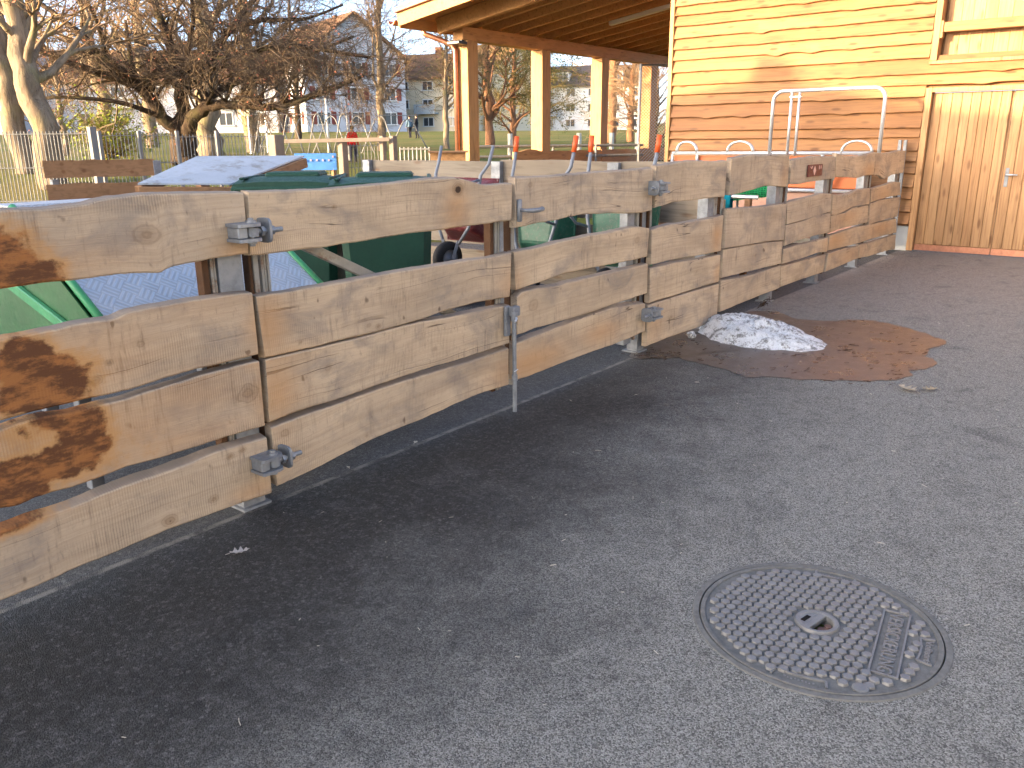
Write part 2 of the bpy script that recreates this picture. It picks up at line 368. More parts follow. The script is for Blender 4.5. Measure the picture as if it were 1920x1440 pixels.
def mat_snow():
    g = G('old_snow', 0.65, 0.3); p = g.pos(); n = g.noise(p, 13, 6, 0.7); f = g.noise(p, 75, 5, 0.75)
    m = g.mr(g.math('ADD', g.math('MULTIPLY', n, 0.65), g.math('MULTIPLY', f, 0.35)), 0.48, 0.58)
    c = g.mix(g.math('MULTIPLY', m, 0.85), (0.70, 0.71, 0.71), (0.15, 0.14, 0.125)); c = g.mix(g.mr(g.noise(p, 160, 2), 0.62, 0.70, 0, 0.8), c, (0.08, 0.065, 0.05))
    g.b.inputs['Subsurface Weight'].default_value = 0.15; g.b.inputs['Subsurface Radius'].default_value = (0.02, 0.025, 0.03)
    return g.set(Base_Color=c, Normal=g.bump(g.math('ADD', n, g.math('MULTIPLY', f, 0.6)), 0.6, 0.03))

def mat_bark(name, c1, c2, lichen=(0.30, 0.29, 0.12), la=0.4):
    g = G(name, 0.9, 0.1); p = g.obj(); n = g.noise(g.vm('MULTIPLY', p, (6, 6, 1.6)), 1.0, 6, 0.7, 0.6)
    c = g.mix(g.mr(n, 0.35, 0.68), c1, c2); c = g.mix(g.mr(g.noise(p, 1.6, 4), 0.5, 0.68, 0, la), c, lichen)
    return g.set(Base_Color=g.mix(g.mr(g.noise(g.vm('MULTIPLY', p, (14, 14, 3)), 1.0, 5, 0.75, 0.8), 0.5, 0.68, 0, 0.7), c, tuple(v * 0.45 for v in c2)), Normal=g.bump(n, 0.9, 0.05))

def mat_grass():
    g = G('winter_grass', 0.95, 0.1); p = g.pos(); n = g.noise(p, 0.22, 6, 0.65); f = g.noise(p, 7, 5, 0.75)
    c = g.mix(g.mr(n, 0.35, 0.65), (0.085, 0.108, 0.026), (0.150, 0.130, 0.048)); c = g.mix(g.mr(f, 0.45, 0.7, 0, 0.6), c, (0.050, 0.060, 0.018))
    return g.set(Base_Color=c, Normal=g.bump(f, 0.8, 0.08))

def mat_roof(name, c1, c2):
    g = G(name, 0.85, 0.2); p = g.obj(); c = g.xyz(p)
    rows = g.math('FRACT', g.math('MULTIPLY', c[2], 4.0)); n = g.noise(p, 1.4, 5, 0.65); cell = g.noise(g.vm('MULTIPLY', p, (5, 5, 8)), 1.0, 2)
    col = g.mix(g.mr(n, 0.3, 0.7), c1, c2); col = g.mix(g.mr(cell, 0.4, 0.7, 0, 0.4), col, tuple(v * 0.5 for v in c1))
    return g.set(Base_Color=col, Normal=g.bump(rows, 0.5, 0.03))

OAK = mat_oak()
LARCH = mat_larch('larch_cladding', (0.268, 0.122, 0.041), (0.190, 0.075, 0.024), (0.315, 0.168, 0.070), (24, 1.5, 26), 0.62)
DOORWOOD = mat_larch('larch_door_boards', (0.385, 0.208, 0.090), (0.265, 0.128, 0.050), (0.43, 0.25, 0.115), (26, 26, 1.3), 0.6, 0.8)
TIMBER = mat_larch('spruce_timber', (0.46, 0.235, 0.085), (0.38, 0.180, 0.062), (0.46, 0.25, 0.10), (2.2, 16, 16), 0.62, 0.5)
TIMBERV = mat_larch('spruce_post', (0.46, 0.255, 0.10), (0.40, 0.205, 0.075), (0.46, 0.27, 0.115), (16, 16, 2.0), 0.62, 0.4)
CEIL = mat_larch('stained_soffit_boards', (0.50, 0.210, 0.085), (0.41, 0.160, 0.062), (0.52, 0.225, 0.092), (1.5, 14, 14), 0.6, 0.4)
GREYWOOD = mat_larch('silvered_planks', (0.235, 0.205, 0.165), (0.185, 0.155, 0.120), (0.27, 0.215, 0.155), (26, 1.6, 26), 0.85, 0.5, 0.15)
BROWNWOOD = mat_larch('brown_planks', (0.300, 0.165, 0.085), (0.235, 0.125, 0.062), (0.30, 0.18, 0.10), (8, 8, 22), 0.8, 0.6, 0.15)
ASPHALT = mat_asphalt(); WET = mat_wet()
GALV = mat_metal('galvanised_steel', (0.25, 0.265, 0.28), 0.6, 0.55); GALVD = mat_metal('dull_zinc', (0.27, 0.285, 0.30), 0.55, 0.6)
GALVL = mat_metal('bright_zinc_tube', (0.60, 0.63, 0.66), 0.38, 0.7, 0.2)
RUSTY = mat_plain('rusty_pale_batten', (0.32, 0.305, 0.265), 0.75, 0.2, 0.4, 5, (0.150, 0.062, 0.022))
GAPDARK = mat_plain('brown_edge_timber', (0.085, 0.045, 0.024), 0.85, 0.15, 0.4, 9)
TREAD = mat_tread(); CAST = mat_cast(); SNOW = mat_snow()
CASTDARK = mat_plain('dark_iron', (0.150, 0.147, 0.137), 0.8, 0.3, 0.4, 40)  # deeper iron tone for the lid plate under the studs and the frame ring
GREENPAINT = mat_plain('green_container_paint', (0.020, 0.110, 0.040), 0.42, 0.5, 0.3, 4)
GREENEDGE = mat_plain('light_green_edge_paint', (0.035, 0.260, 0.110), 0.45, 0.5, 0.25, 6)
BINGREEN = mat_plain('dark_green_bin_plastic', (0.011, 0.052, 0.034), 0.6, 0.3, 0.25, 5)
BARROWGREEN = mat_plain('green_barrow_paint', (0.014, 0.095, 0.060), 0.5, 0.5, 0.4, 12, (0.09, 0.11, 0.09))
BARROWRED = mat_plain('dark_red_barrow_paint', (0.115, 0.018, 0.022), 0.45, 0.5, 0.4, 10, (0.17, 0.09, 0.08))
ORANGE = mat_plain('orange_grip_rubber', (0.62, 0.095, 0.020), 0.5, 0.4, 0.2, 20)
RUBBER = mat_plain('black_tyre_rubber', (0.018, 0.018, 0.019), 0.8, 0.3, 0.3, 20)
FRAMEGREY = mat_plain('grey_tube_paint', (0.17, 0.19, 0.22), 0.5, 0.5, 0.25, 14)
SHEET = mat_plain('blue_grey_roof_sheet', (0.36, 0.39, 0.43), 0.42, 0.5, 0.15, 4, (0.17, 0.15, 0.12))
ORPANEL = mat_plain('orange_brown_panel', (0.42, 0.105, 0.028), 0.55, 0.4, 0.2, 3)
COPPER = mat_metal('copper_sheet', (0.50, 0.235, 0.150), 0.35, 0.85, 0.5, 9)
CONCRETE = mat_plain('pale_concrete', (0.52, 0.53, 0.51), 0.85, 0.2, 0.15, 5)
DARK = mat_plain('black_void', (0.012, 0.011, 0.010), 0.9, 0.1, 0.1)
GRASS = mat_grass()

# ------------------------------------------------------------------ ground
MAN = Vector((2.511, 0.698, 0)); MAN_R = 0.404
def build_ground():
    # lawn and terrain: one sheet to the horizon, in the viewer's heading
    ds = [-90, -60, -40, -25, -12, -4, 2, 6, 10, 13, 16, 19, 22, 25, 28, 31, 34, 38, 42, 46, 50, 55, 60, 66, 75, 90, 110, 140, 180, 240, 320, 430, 600, 900, 1500]
    us = [-1200, -700, -420, -280, -200, -150, -110, -80, -60, -45, -34, -26, -20, -15, -10, -5, 0, 5, 10, 15, 20, 26, 34, 45, 60, 80, 110, 150, 200, 280, 420, 700, 1200]
    mb = MB(); vs = []
    for d in ds:
        for u in us:
            p = AHEAD * d + RIGHT * u
            z = terrain(p.x, p.y) + (0.05 * noise.noise(Vector((p.x * 0.21, p.y * 0.21, 0))) if d > 19 else 0)
            vs.append((p.x, p.y, z))
    n = len(us)
    mb.add(vs, [(i * n + j, i * n + j + 1, (i + 1) * n + j + 1, (i + 1) * n + j) for i in range(len(ds) - 1) for j in range(n - 1)])
    struct(make('lawn', mb, GRASS, smooth=True, centre=False))
    # asphalt yard with a round opening for the manhole
    mb = MB(); x0, x1, y0, y1 = -16.0, 13.2, -14.0, 11.2; N = 96; inner = []; outer = []
    angs = sorted([2 * math.pi * i / N for i in range(N)] + [math.atan2(y - MAN.y, x - MAN.x) % (2 * math.pi) for x in (x0, x1) for y in (y0, y1)])
    for a in angs:
        c, s = math.cos(a), math.sin(a); inner.append((MAN.x + MAN_R * c, MAN.y + MAN_R * s, 0))
        t = min((((x1 if c > 0 else x0) - MAN.x) / c) if abs(c) > 1e-9 else 1e9, (((y1 if s > 0 else y0) - MAN.y) / s) if abs(s) > 1e-9 else 1e9)
        outer.append((MAN.x + t * c, MAN.y + t * s, 0))
    m = len(angs); mb.add(inner + outer, [(i, m + i, m + (i + 1) % m, (i + 1) % m) for i in range(m)])
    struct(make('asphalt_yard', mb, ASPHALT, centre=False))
    # ragged damp patch round the melting snow
    pts = [(5.20, 2.98), (5.45, 3.10), (6.12, 3.14), (6.8, 3.1), (7.3, 2.92), (7.42, 2.72), (7.2, 2.45), (7.28, 2.18), (7.46, 2.06), (7.54, 1.90), (7.40, 1.62), (7.25, 1.40), (7.05, 1.25), (6.86, 1.22), (6.71, 1.29), (6.55, 1.22), (6.45, 1.26),
           (6.30, 1.12), (6.14, 1.14), (5.99, 1.24), (5.87, 1.18), (5.72, 1.25), (5.58, 1.36), (5.43, 1.58), (5.31, 1.83), (5.18, 2.07), (5.27, 2.25), (5.31, 2.45), (5.37, 2.69), (5.25, 2.80), (5.15, 2.88)]
    out = []
    for i in range(len(pts)):
        a, b = pts[i], pts[(i + 1) % len(pts)]
        for k in range(6):
            t = k / 6; x, y = lerp(a[0], b[0], t), lerp(a[1], b[1], t); q = Vector((x * 6, y * 6, 3.1))
            out.append((x + 0.05 * noise.noise(q) + 0.02 * noise.noise(q * 3.1), y + 0.05 * noise.noise(q + Vector((9, 4, 2))) + 0.02 * noise.noise(q * 3.3)))
    mb = MB(); cx, cy = 6.35, 2.1
    mb.add([(cx, cy, 0.004)] + [(x, y, 0.004) for x, y in out], [(0, i + 1, (i + 1) % len(out) + 1) for i in range(len(out))])
    struct(make('wet_patch', mb, WET, centre=False))
build_ground()

# ------------------------------------------------------------------ the plank fence and its double gate
# outlines of the planks bay by bay: (top edge, bottom edge) as (along the fence, height) in metres
PLANKS = [
 [
  ([(1.091,1.346),(1.238,1.343),(1.361,1.348),(1.411,1.36),(1.451,1.366),(1.552,1.371),(1.714,1.368),(1.828,1.361),(1.984,1.355)],
   [(1.049,1.101),(1.177,1.102),(1.267,1.099),(1.362,1.098),(1.436,1.1),(1.513,1.093),(1.598,1.082),(1.622,1.094),(1.679,1.102),(1.798,1.109),(1.981,1.113)]),
  ([(1.021,0.938),(1.107,0.94),(1.196,0.94),(1.266,0.947),(1.338,0.944),(1.404,0.945),(1.452,0.958),(1.548,0.963),(1.661,0.963),(1.779,0.961),(1.905,0.959),(1.98,0.954)],
   [(0.977,0.674),(1.12,0.676),(1.275,0.676),(1.45,0.672),(1.552,0.682),(1.706,0.691),(1.871,0.689),(1.982,0.691)]),
  ([(0.971,0.643),(1.028,0.649),(1.116,0.651),(1.206,0.64),(1.309,0.643),(1.404,0.643),(1.548,0.65),(1.703,0.662),(1.826,0.664),(1.955,0.663),(1.982,0.662)],
   [(0.926,0.375),(0.981,0.365),(1.042,0.376),(1.102,0.376),(1.164,0.371),(1.229,0.373),(1.296,0.376),(1.366,0.382),(1.51,0.376),(1.666,0.374),(1.791,0.376),(1.923,0.374),(1.979,0.371)]),
  ([(0.913,0.297),(0.999,0.3),(1.089,0.297),(1.185,0.3),(1.286,0.311),(1.427,0.313),(1.579,0.316),(1.743,0.327),(1.872,0.324),(1.982,0.32)],
   [(0.871,0.051),(0.989,0.052),(1.116,0.063),(1.25,0.064),(1.393,0.07),(1.547,0.071),(1.669,0.069),(1.797,0.066),(1.888,0.063),(1.981,0.057)]),
 ],
 [
  ([(2.006,1.357),(2.2,1.35),(2.389,1.347),(2.591,1.351),(2.815,1.355),(2.996,1.364),(3.161,1.368),(3.258,1.362),(3.366,1.342),(3.47,1.317),(3.587,1.314),(3.714,1.316)],
   [(1.99,1.105),(2.041,1.101),(2.175,1.101),(2.366,1.1),(2.572,1.103),(2.764,1.108),(2.918,1.113),(3.07,1.108),(3.248,1.111),(3.464,1.111),(3.702,1.112)]),
  ([(1.996,0.935),(2.157,0.932),(2.351,0.932),(2.558,0.936),(2.788,0.936),(3.038,0.934),(3.309,0.932),(3.533,0.926),(3.7,0.933)],
   [(2.012,0.668),(2.13,0.667),(2.326,0.664),(2.537,0.665),(2.77,0.666),(2.958,0.674),(3.159,0.687),(3.376,0.692),(3.527,0.688),(3.682,0.68)]),
  ([(2.013,0.66),(2.158,0.661),(2.326,0.657),(2.536,0.657),(2.769,0.662),(2.957,0.66),(3.158,0.649),(3.452,0.644),(3.681,0.633)],
   [(2.004,0.383),(2.171,0.392),(2.338,0.39),(2.517,0.394),(2.708,0.402),(2.987,0.405),(3.295,0.403),(3.673,0.406)]),
  ([(2.01,0.355),(2.169,0.365),(2.336,0.367),(2.515,0.374),(2.707,0.378),(2.985,0.375),(3.293,0.372),(3.672,0.377)],
   [(2.014,0.079),(2.265,0.095),(2.432,0.116),(2.624,0.134),(2.973,0.141),(3.206,0.157),(3.453,0.163),(3.669,0.154)]),
 ],
 [
  ([(3.739,1.344),(3.933,1.34),(4.141,1.34),(4.362,1.342),(4.682,1.346),(5.034,1.346),(5.311,1.349)],
   [(3.749,1.067),(3.934,1.076),(4.144,1.08),(4.369,1.092),(4.528,1.089),(4.781,1.075),(5.053,1.054),(5.209,1.05),(5.322,1.058)]),
  ([(3.728,0.932),(3.934,0.934),(4.22,0.947),(4.533,0.953),(4.787,0.952),(4.966,0.96),(5.159,0.958),(5.3,0.931)],
   [(3.745,0.709),(3.934,0.72),(4.224,0.741),(4.54,0.741),(4.888,0.732),(5.279,0.73)]),
  ([(3.752,0.669),(3.798,0.691),(3.934,0.693),(4.15,0.678),(4.38,0.682),(4.626,0.682),(4.891,0.681),(5.078,0.682),(5.289,0.681)],
   [(3.749,0.441),(3.934,0.45),(4.229,0.446),(4.551,0.446),(4.904,0.457),(5.296,0.463)]),
  ([(3.744,0.392),(3.934,0.402),(4.153,0.41),(4.387,0.419),(4.637,0.427),(4.813,0.432),(5.059,0.412),(5.282,0.393)],
   [(3.741,0.166),(3.863,0.159),(4.081,0.164),(4.313,0.168),(4.561,0.169),(4.827,0.164),(5.112,0.169),(5.299,0.176)]),
 ],
 [
  ([(5.359,1.361),(5.602,1.372),(5.738,1.381),(5.902,1.385),(6.15,1.377),(6.333,1.367),(6.549,1.37)],
   [(5.368,1.071),(5.511,1.082),(5.664,1.096),(5.983,1.09),(6.304,1.088),(6.537,1.084)]),
  ([(5.34,0.918),(5.476,0.929),(5.646,0.936),(5.788,0.927),(6.002,0.929),(6.259,0.924),(6.549,0.934)],
   [(5.352,0.664),(5.596,0.666),(5.822,0.661),(6.185,0.645),(6.54,0.638)]),
  ([(5.333,0.641),(5.711,0.637),(6.189,0.615),(6.531,0.61)],
   [(5.344,0.383),(5.623,0.382),(5.853,0.38),(6.093,0.385),(6.538,0.381)]),
  ([(5.323,0.371),(5.624,0.371),(5.854,0.369),(6.221,0.367),(6.54,0.363)],
   [(5.328,0.059),(5.654,0.061),(6.01,0.051),(6.546,0.044)]),
 ],
 [
  ([(6.624,1.386),(6.891,1.397),(6.95,1.405),(7.929,1.39)],
   [(6.63,1.091),(6.823,1.093),(7.069,1.109),(7.45,1.131),(7.94,1.096)]),
  ([(6.61,0.979),(6.969,0.965),(7.289,0.953),(7.722,0.945),(7.967,0.943)],
   [(6.603,0.654),(7.051,0.635),(7.531,0.621),(7.965,0.594)]),
  ([(6.594,0.642),(7.052,0.63),(7.532,0.613),(7.953,0.584)],
   [(6.599,0.405),(6.978,0.392),(7.452,0.379),(7.948,0.364)]),
  ([(6.585,0.384),(6.984,0.354),(7.34,0.345),(7.952,0.348)],
   [(6.616,0.106),(7.026,0.114),(7.504,0.119),(7.976,0.12)]),
 ],
 [
  ([(8.003,1.341),(8.302,1.354),(8.678,1.364),(8.867,1.353),(9.294,1.345)],
   [(8.023,1.115),(8.299,1.107),(8.477,1.114),(8.937,1.117),(9.338,1.121)]),
  ([(7.987,0.947),(8.292,0.961),(8.626,0.966),(8.978,0.981),(9.293,0.96)],
   [(8.026,0.737),(8.464,0.74),(8.805,0.753),(9.318,0.77)]),
  ([(7.989,0.729),(8.466,0.733),(8.922,0.765),(9.305,0.753)],
   [(8.013,0.532),(8.398,0.548),(8.862,0.552),(9.335,0.543)]),
  ([(7.986,0.504),(8.363,0.507),(8.829,0.494),(9.297,0.493)],
   [(7.991,0.359),(8.556,0.351),(9.026,0.358),(9.31,0.333)]),
  ([(7.969,0.336),(8.564,0.323),(9.038,0.314),(9.299,0.312)],
   [(8.002,0.127),(8.46,0.126),(9.27,0.115)]),
 ],
 [
  ([(9.3,1.38),(9.497,1.36),(9.774,1.335),(10.209,1.334),(10.507,1.355),(10.773,1.368)],
   [(9.352,1.137),(9.576,1.124),(10.156,1.094),(10.441,1.109),(10.793,1.101)]),
  ([(9.33,0.954),(9.586,0.928),(9.917,0.927),(10.2,0.956),(10.72,0.949)],
   [(9.363,0.733),(9.52,0.717),(9.841,0.741),(10.091,0.773),(10.752,0.758)]),
  ([(9.35,0.723),(9.849,0.718),(10.096,0.757),(10.734,0.746)],
   [(9.385,0.537),(9.624,0.551),(10.049,0.55),(10.772,0.536)]),
  ([(9.364,0.506),(9.918,0.516),(10.362,0.517),(11.083,0.5),(12.11,0.482)],
   [(9.353,0.345),(9.984,0.326),(10.437,0.314),(11.255,0.312),(12.201,0.286)]),
  ([(9.364,0.311),(9.93,0.309),(10.5,0.275)],
   [(9.338,0.113),(9.805,0.114),(10.533,0.128)]),
 ],
 [
  ([(10.806,1.363),(11.168,1.348),(11.512,1.352),(11.808,1.371),(12.185,1.365)],
   [(10.838,1.099),(11.073,1.086),(11.306,1.032),(11.638,1.075),(12.189,1.08)]),
  ([(10.768,0.942),(11.338,0.957),(11.759,0.977),(12.082,0.963)],
   [(10.801,0.774),(11.232,0.79),(11.624,0.798),(12.164,0.792)]),
  ([(10.773,0.761),(11.226,0.781),(12.179,0.761)],
   [(10.82,0.5),(11.171,0.515),(11.532,0.511),(12.134,0.511)]),
  ([(10.527,0.29),(10.967,0.272),(11.685,0.265),(12.197,0.26)],
   [(10.578,0.123),(11.037,0.096),(11.764,0.084),(12.238,0.055)]),
 ],
]

# blots: (x, z, rx, rz, strength); knots: (x, z, r, heart); tints: (x, z, rx, rz)
BLOTS = [(1.03, 1.17, .13, .10, 1.0), (1.11, 1.125, .11, .055, .95), (1.075, .90, .05, .05, .8), (1.085, .84, .085, .075, 1.0), (1.145, .755, .12, .085, 1.1), (1.06, .73, .09, .06, .8), (1.20, .73, .05, .06, .7),
         (1.235, .55, .075, .115, 1.0), (1.13, .635, .13, .055, .62), (1.14, .475, .11, .06, .9), (1.0, .455, .09, .07, 1.0), (.94, .40, .10, .06, 1.0), (1.04, .40, .07, .03, .8), (.93, .315, .16, .035, .75), (1.07, .345, .12, .018, .6),
         (.60, .52, .25, .12, .9), (.5, .85, .2, .12, .9), (.45, 1.2, .25, .1, .8)]
HALO = [(1.0, .53, .30, .18, .45), (1.08, .80, .22, .14, .42), (1.05, 1.14, .22, .12, .42), (1.2, .42, .3, .10, .40)]
KNOTS = [(1.562, 1.227, .050, .72), (1.486, .833, .022, .6), (1.912, .536, .045, .80), (1.504, .108, .024, .95), (3.262, 1.303, .030, 1.3), (2.60, .705, .03, .5), (3.047, .50, .045, .45), (2.341, .552, .035, .5), (2.08, .312, .03, .6), (3.912, .595, .055, .62), (5.13, .865, .045, .55),
         (1.30, .735, .02, 1.0), (1.24, .705, .012, 1.0), (2.436, 1.269, .012, .95), (2.66, .69, .015, .9), (3.88, 1.30, .03, .55), (1.36, .79, .012, 1.0), (2.55, .16, .022, .5), (1.80, .29, .016, .9), (1.70, .13, .02, .8), (1.86, .30, .014, .95),
         (6.9, .9, .04, .5), (7.3, .52, .04, .5), (8.6, .88, .04, .5), (10.1, .9, .05, .6), (9.9, 1.25, .05, .45), (11.5, .92, .05, .5), (5.7, .22, .05, .5), (6.1, .52, .04, .45), (5.8, 1.2, .05, .3), (4.6, .55, .03, .4)]
TINTS = [(1.15, .80, .40, .16, .55), (1.2, .52, .45, .16, .7), (1.1, 1.15, .35, .07, .5), (1.5, .42, .4, .06, .5), (2.04, .80, .10, .14, .85), (2.05, .50, .12, .15, .8), (2.06, .66, .2, .06, .5), (3.9, .24, .35, .10, .85), (4.7, .28, .25, .08, .6), (3.25, 1.2, .10, .13, .75), (3.69, .75, .12, .10, .45), (6.45, .75, .10, .12, .8), (6.5, .45, .08, .1, .5), (7.85, 1.2, .10, .13, .5),
         (9.6, .42, .4, .12, .75), (10.6, 1.15, .3, .1, .6), (11.4, .4, .6, .1, .6), (9.9, .65, .5, .1, .5), (1.6, .60, .35, .12, .45), (1.75, .95, .3, .1, .25), (10.2, .2, .5, .1, .4), (1.93, 1.14, .10, .04, .5), (1.9, .1, .12, .04, .5), (11.3, .85, .6, .1, .45), (5.45, .2, .12, .12, .35)]

def poly_at(poly, t):
    xs = [p[0] for p in poly]; x = xs[0] + (xs[-1] - xs[0]) * t
    return x, float(np.interp(x, xs, [p[1] for p in poly]))
def fields(x, z):
    s = -0.6
    for bx, bz, rx, rz, k in BLOTS:
        d = math.hypot((x - bx) / rx, (z - bz) / rz)
        if d < 2.4: s = max(s, k * (1.25 - d * 0.62))
    for bx, bz, rx, rz, k in HALO:
        d = math.hypot((x - bx) / rx, (z - bz) / rz)
        if d < 1.6: s = max(s, k * (1 - (d / 1.6) ** 2) + -0.12)
    kn = 0.0
    for kx, kz, r, k in KNOTS:
        d = math.hypot((x - kx) / (r * 1.35), (z - kz) / r) * (1 + 0.25 * noise.noise(Vector((x * 30, z * 30, kx))))
        if d < 1.7: kn = max(kn, k * max(0, 1 - d / 1.7))
    ti = 0.0
    for tx, tz, rx, rz, k in TINTS:
        d = math.hypot((x - tx) / rx, (z - tz) / rz); ti = max(ti, k * math.exp(-d * d))
    return s, kn, ti
def plank(parent, top, bot, dx, nz, front=2.92, thick=0.045, seed=0, mat=None, name='plank', wane=(0.005, 0.005)):
    rr = random.Random(seed); L = top[-1][0] - top[0][0]; nx = max(6, int(L / dx)); rows = []; att = []; fld = []
    ph = rr.random() * 50; yo = rr.uniform(-0.004, 0.004)
    for i in range(nx + 1):
        t = i / nx; xt, zt = poly_at(top, t); xb, zb = poly_at(bot, t)
        q = Vector((xt * 9, ph, 0)); e = 0.0028 * noise.noise(q) + 0.0015 * noise.noise(q * 4)
        zt += e; zb += 0.0028 * noise.noise(q + Vector((0, 7, 0))) + 0.0015 * noise.noise(q * 4 + Vector((3, 0, 0)))
        wt = lerp(wane[0], wane[1], t) * (1 + 0.55 * noise.noise(Vector((xt * 2.3, ph, 5))) + 0.25 * noise.noise(Vector((xt * 9, ph, 5)))); wb = 0.012 * noise.noise(Vector((xt * 2.3, ph, 15)))
        h = zt - zb; ch = 0.006 + 0.005 * max(0, noise.noise(Vector((xt * 3, ph, 9)))); ring = []; ga = []
        def put(x, y, z, s):
            ring.append((x, y, z)); gx, gz = x, s * 0.30 + zb * 0.0 + z * 0.0
            gz = s * h
            for kx, kz, r, k in KNOTS:
                d2 = ((x - kx) / 1.6) ** 2 + (z - kz) ** 2
                if d2 < (5 * r) ** 2: gz += (zb + gz - kz) * -0.28 * math.exp(-d2 / (2 * (1.5 * r) ** 2)); gx += (x - kx) * -0.1 * math.exp(-d2 / (2 * (1.7 * r) ** 2))
            ga.append((gx, y, gz))
        put(lerp(xb, xt, 0), front + yo + thick, zb + wb, 0)
        for j in range(nz + 1):
            s = j / nz; x = lerp(xb, xt, s); z = lerp(zb, zt, s); y = front + yo + 0.0012 * noise.noise(Vector((x * 5, z * 12, ph)))
            if j == 0: put(x, y + ch * 0.9, z - 0.0, s)
            if j == 0: z += ch
            if j == nz: z -= ch
            put(x, y, z, s)
            if j == nz: put(x, y + ch * 0.9, zt, s)
        put(xt, front + yo + thick, zt + wt, 1)
        rows.append(ring); att.append(ga)
    m = len(rows[0]); vs = [p for r in rows for p in r]; gcs = [p for r in att for p in r]
    fs = [(i * m + j, i * m + (j + 1) % m, (i + 1) * m + (j + 1) % m, (i + 1) * m + j) for i in range(nx) for j in range(m)]
    fs += [tuple(range(m)), tuple(range(nx * m, nx * m + m))[::-1]]
    fld = [fields(p[0], p[2]) for p in vs]
    for i in range(nx + 1): q = fld[i * m + m - 1]; fld[i * m + m - 1] = (q[0], q[1], -0.9); q = fld[i * m + m - 2]; fld[i * m + m - 2] = (q[0], q[1], -0.55)      # the waney back edge, grey
    mb = MB(); mb.v = vs; mb.f = fs
    o = make(name, mb, mat or OAK, parent)
    a = o.data.attributes.new('gc', 'FLOAT_VECTOR', 'POINT'); a.data.foreach_set('vector', np.array(gcs, dtype=np.float32).ravel())
    a = o.data.attributes.new('fld', 'FLOAT_VECTOR', 'POINT'); a.data.foreach_set('vector', np.array(fld, dtype=np.float32).ravel())
    return o

def steel_post(parent, x, y=3.0, w=0.10, h=1.30):
    mb = MB(); mb.box(x - w / 2, x + w / 2, y - 0.028, y - 0.020, 0.0, h).box(x - w / 2, x - w / 2 + 0.008, y - 0.020, y + 0.06, 0.0, h).box(x + w / 2 - 0.008, x + w / 2, y - 0.020, y + 0.06, 0.0, h)
    mb.box(x - 0.07, x + 0.07, y - 0.05, y + 0.09, 0.001, 0.012)
    return make('steel_post', mb, GALV, parent)
def batten(parent, x, y0=2.975, z0=0.12, z1=1.30, w=0.018, n=3, m=None):
    mb = MB()
    for k in range(n): mb.box(x + k * (w + 0.003), x + k * (w + 0.003) + w, y0 + 0.004 * (k % 2), y0 + 0.05, z0, z1, 0.003)
    return make('batten', mb, m or RUSTY, parent)
def hinge_bracket(parent, x, z, s=1):
    """Clevis with pin on the fixed side; s=+1 opens towards +X."""
    y = 2.862; mb = MB()
    outline = [(-0.078, 0.056), (-0.078, -0.030), (-0.070, -0.038), (0.0, -0.040), (0.024, -0.032), (0.038, -0.012), (0.040, 0.010), (0.032, 0.056)]
    for dz in (-0.036, 0.023): mb.prism(outline, z + dz, z + dz + 0.013, lambda u, v, w: Vector((x + s * u, y + v, w)))
    xa, xb = sorted((x - s * 0.074, x - s * 0.030)); mb.box(xa, xb, y - 0.020, y + 0.056, z - 0.0225, z + 0.0225, 0.004)
    mb.disc((x, y, z - 0.056), 0.012, 0.110, 14).disc((x, y, z + 0.0365), 0.021, 0.008, 20).disc((x, y, z - 0.046), 0.020, 0.0095, 6)
    return make('hinge_bracket', mb, GALVD, parent)
def hinge_eye(parent, x, z, s=1):
    """Eye bolt, nuts and rounded plate on the moving side."""
    y = 2.862; mb = MB()
    mb.disc((x, y, z - 0.017), 0.028, 0.034, 20)
    mb.tube([(x + s * 0.02, y, z), (x + s * 0.145, y, z)], 0.0105, 12)
    for u in (0.048, 0.094): mb.disc((x + s * u - 0.008, y, z), 0.020, 0.016, 6, 0)
    pl = []
    for i in range(20):
        a = 2 * math.pi * i / 20; pl.append((math.copysign(abs(math.cos(a)) ** 0.5, math.cos(a)) * 0.046, math.copysign(abs(math.sin(a)) ** 0.5, math.sin(a)) * 0.050))
    x2 = x + s * 0.068
    mb.prism(pl, x2, x2 + s * 0.012, lambda u, v, w: Vector((w, y + u + 0.018, z + v)))
    return make('hinge_eye', mb, GALV, parent)

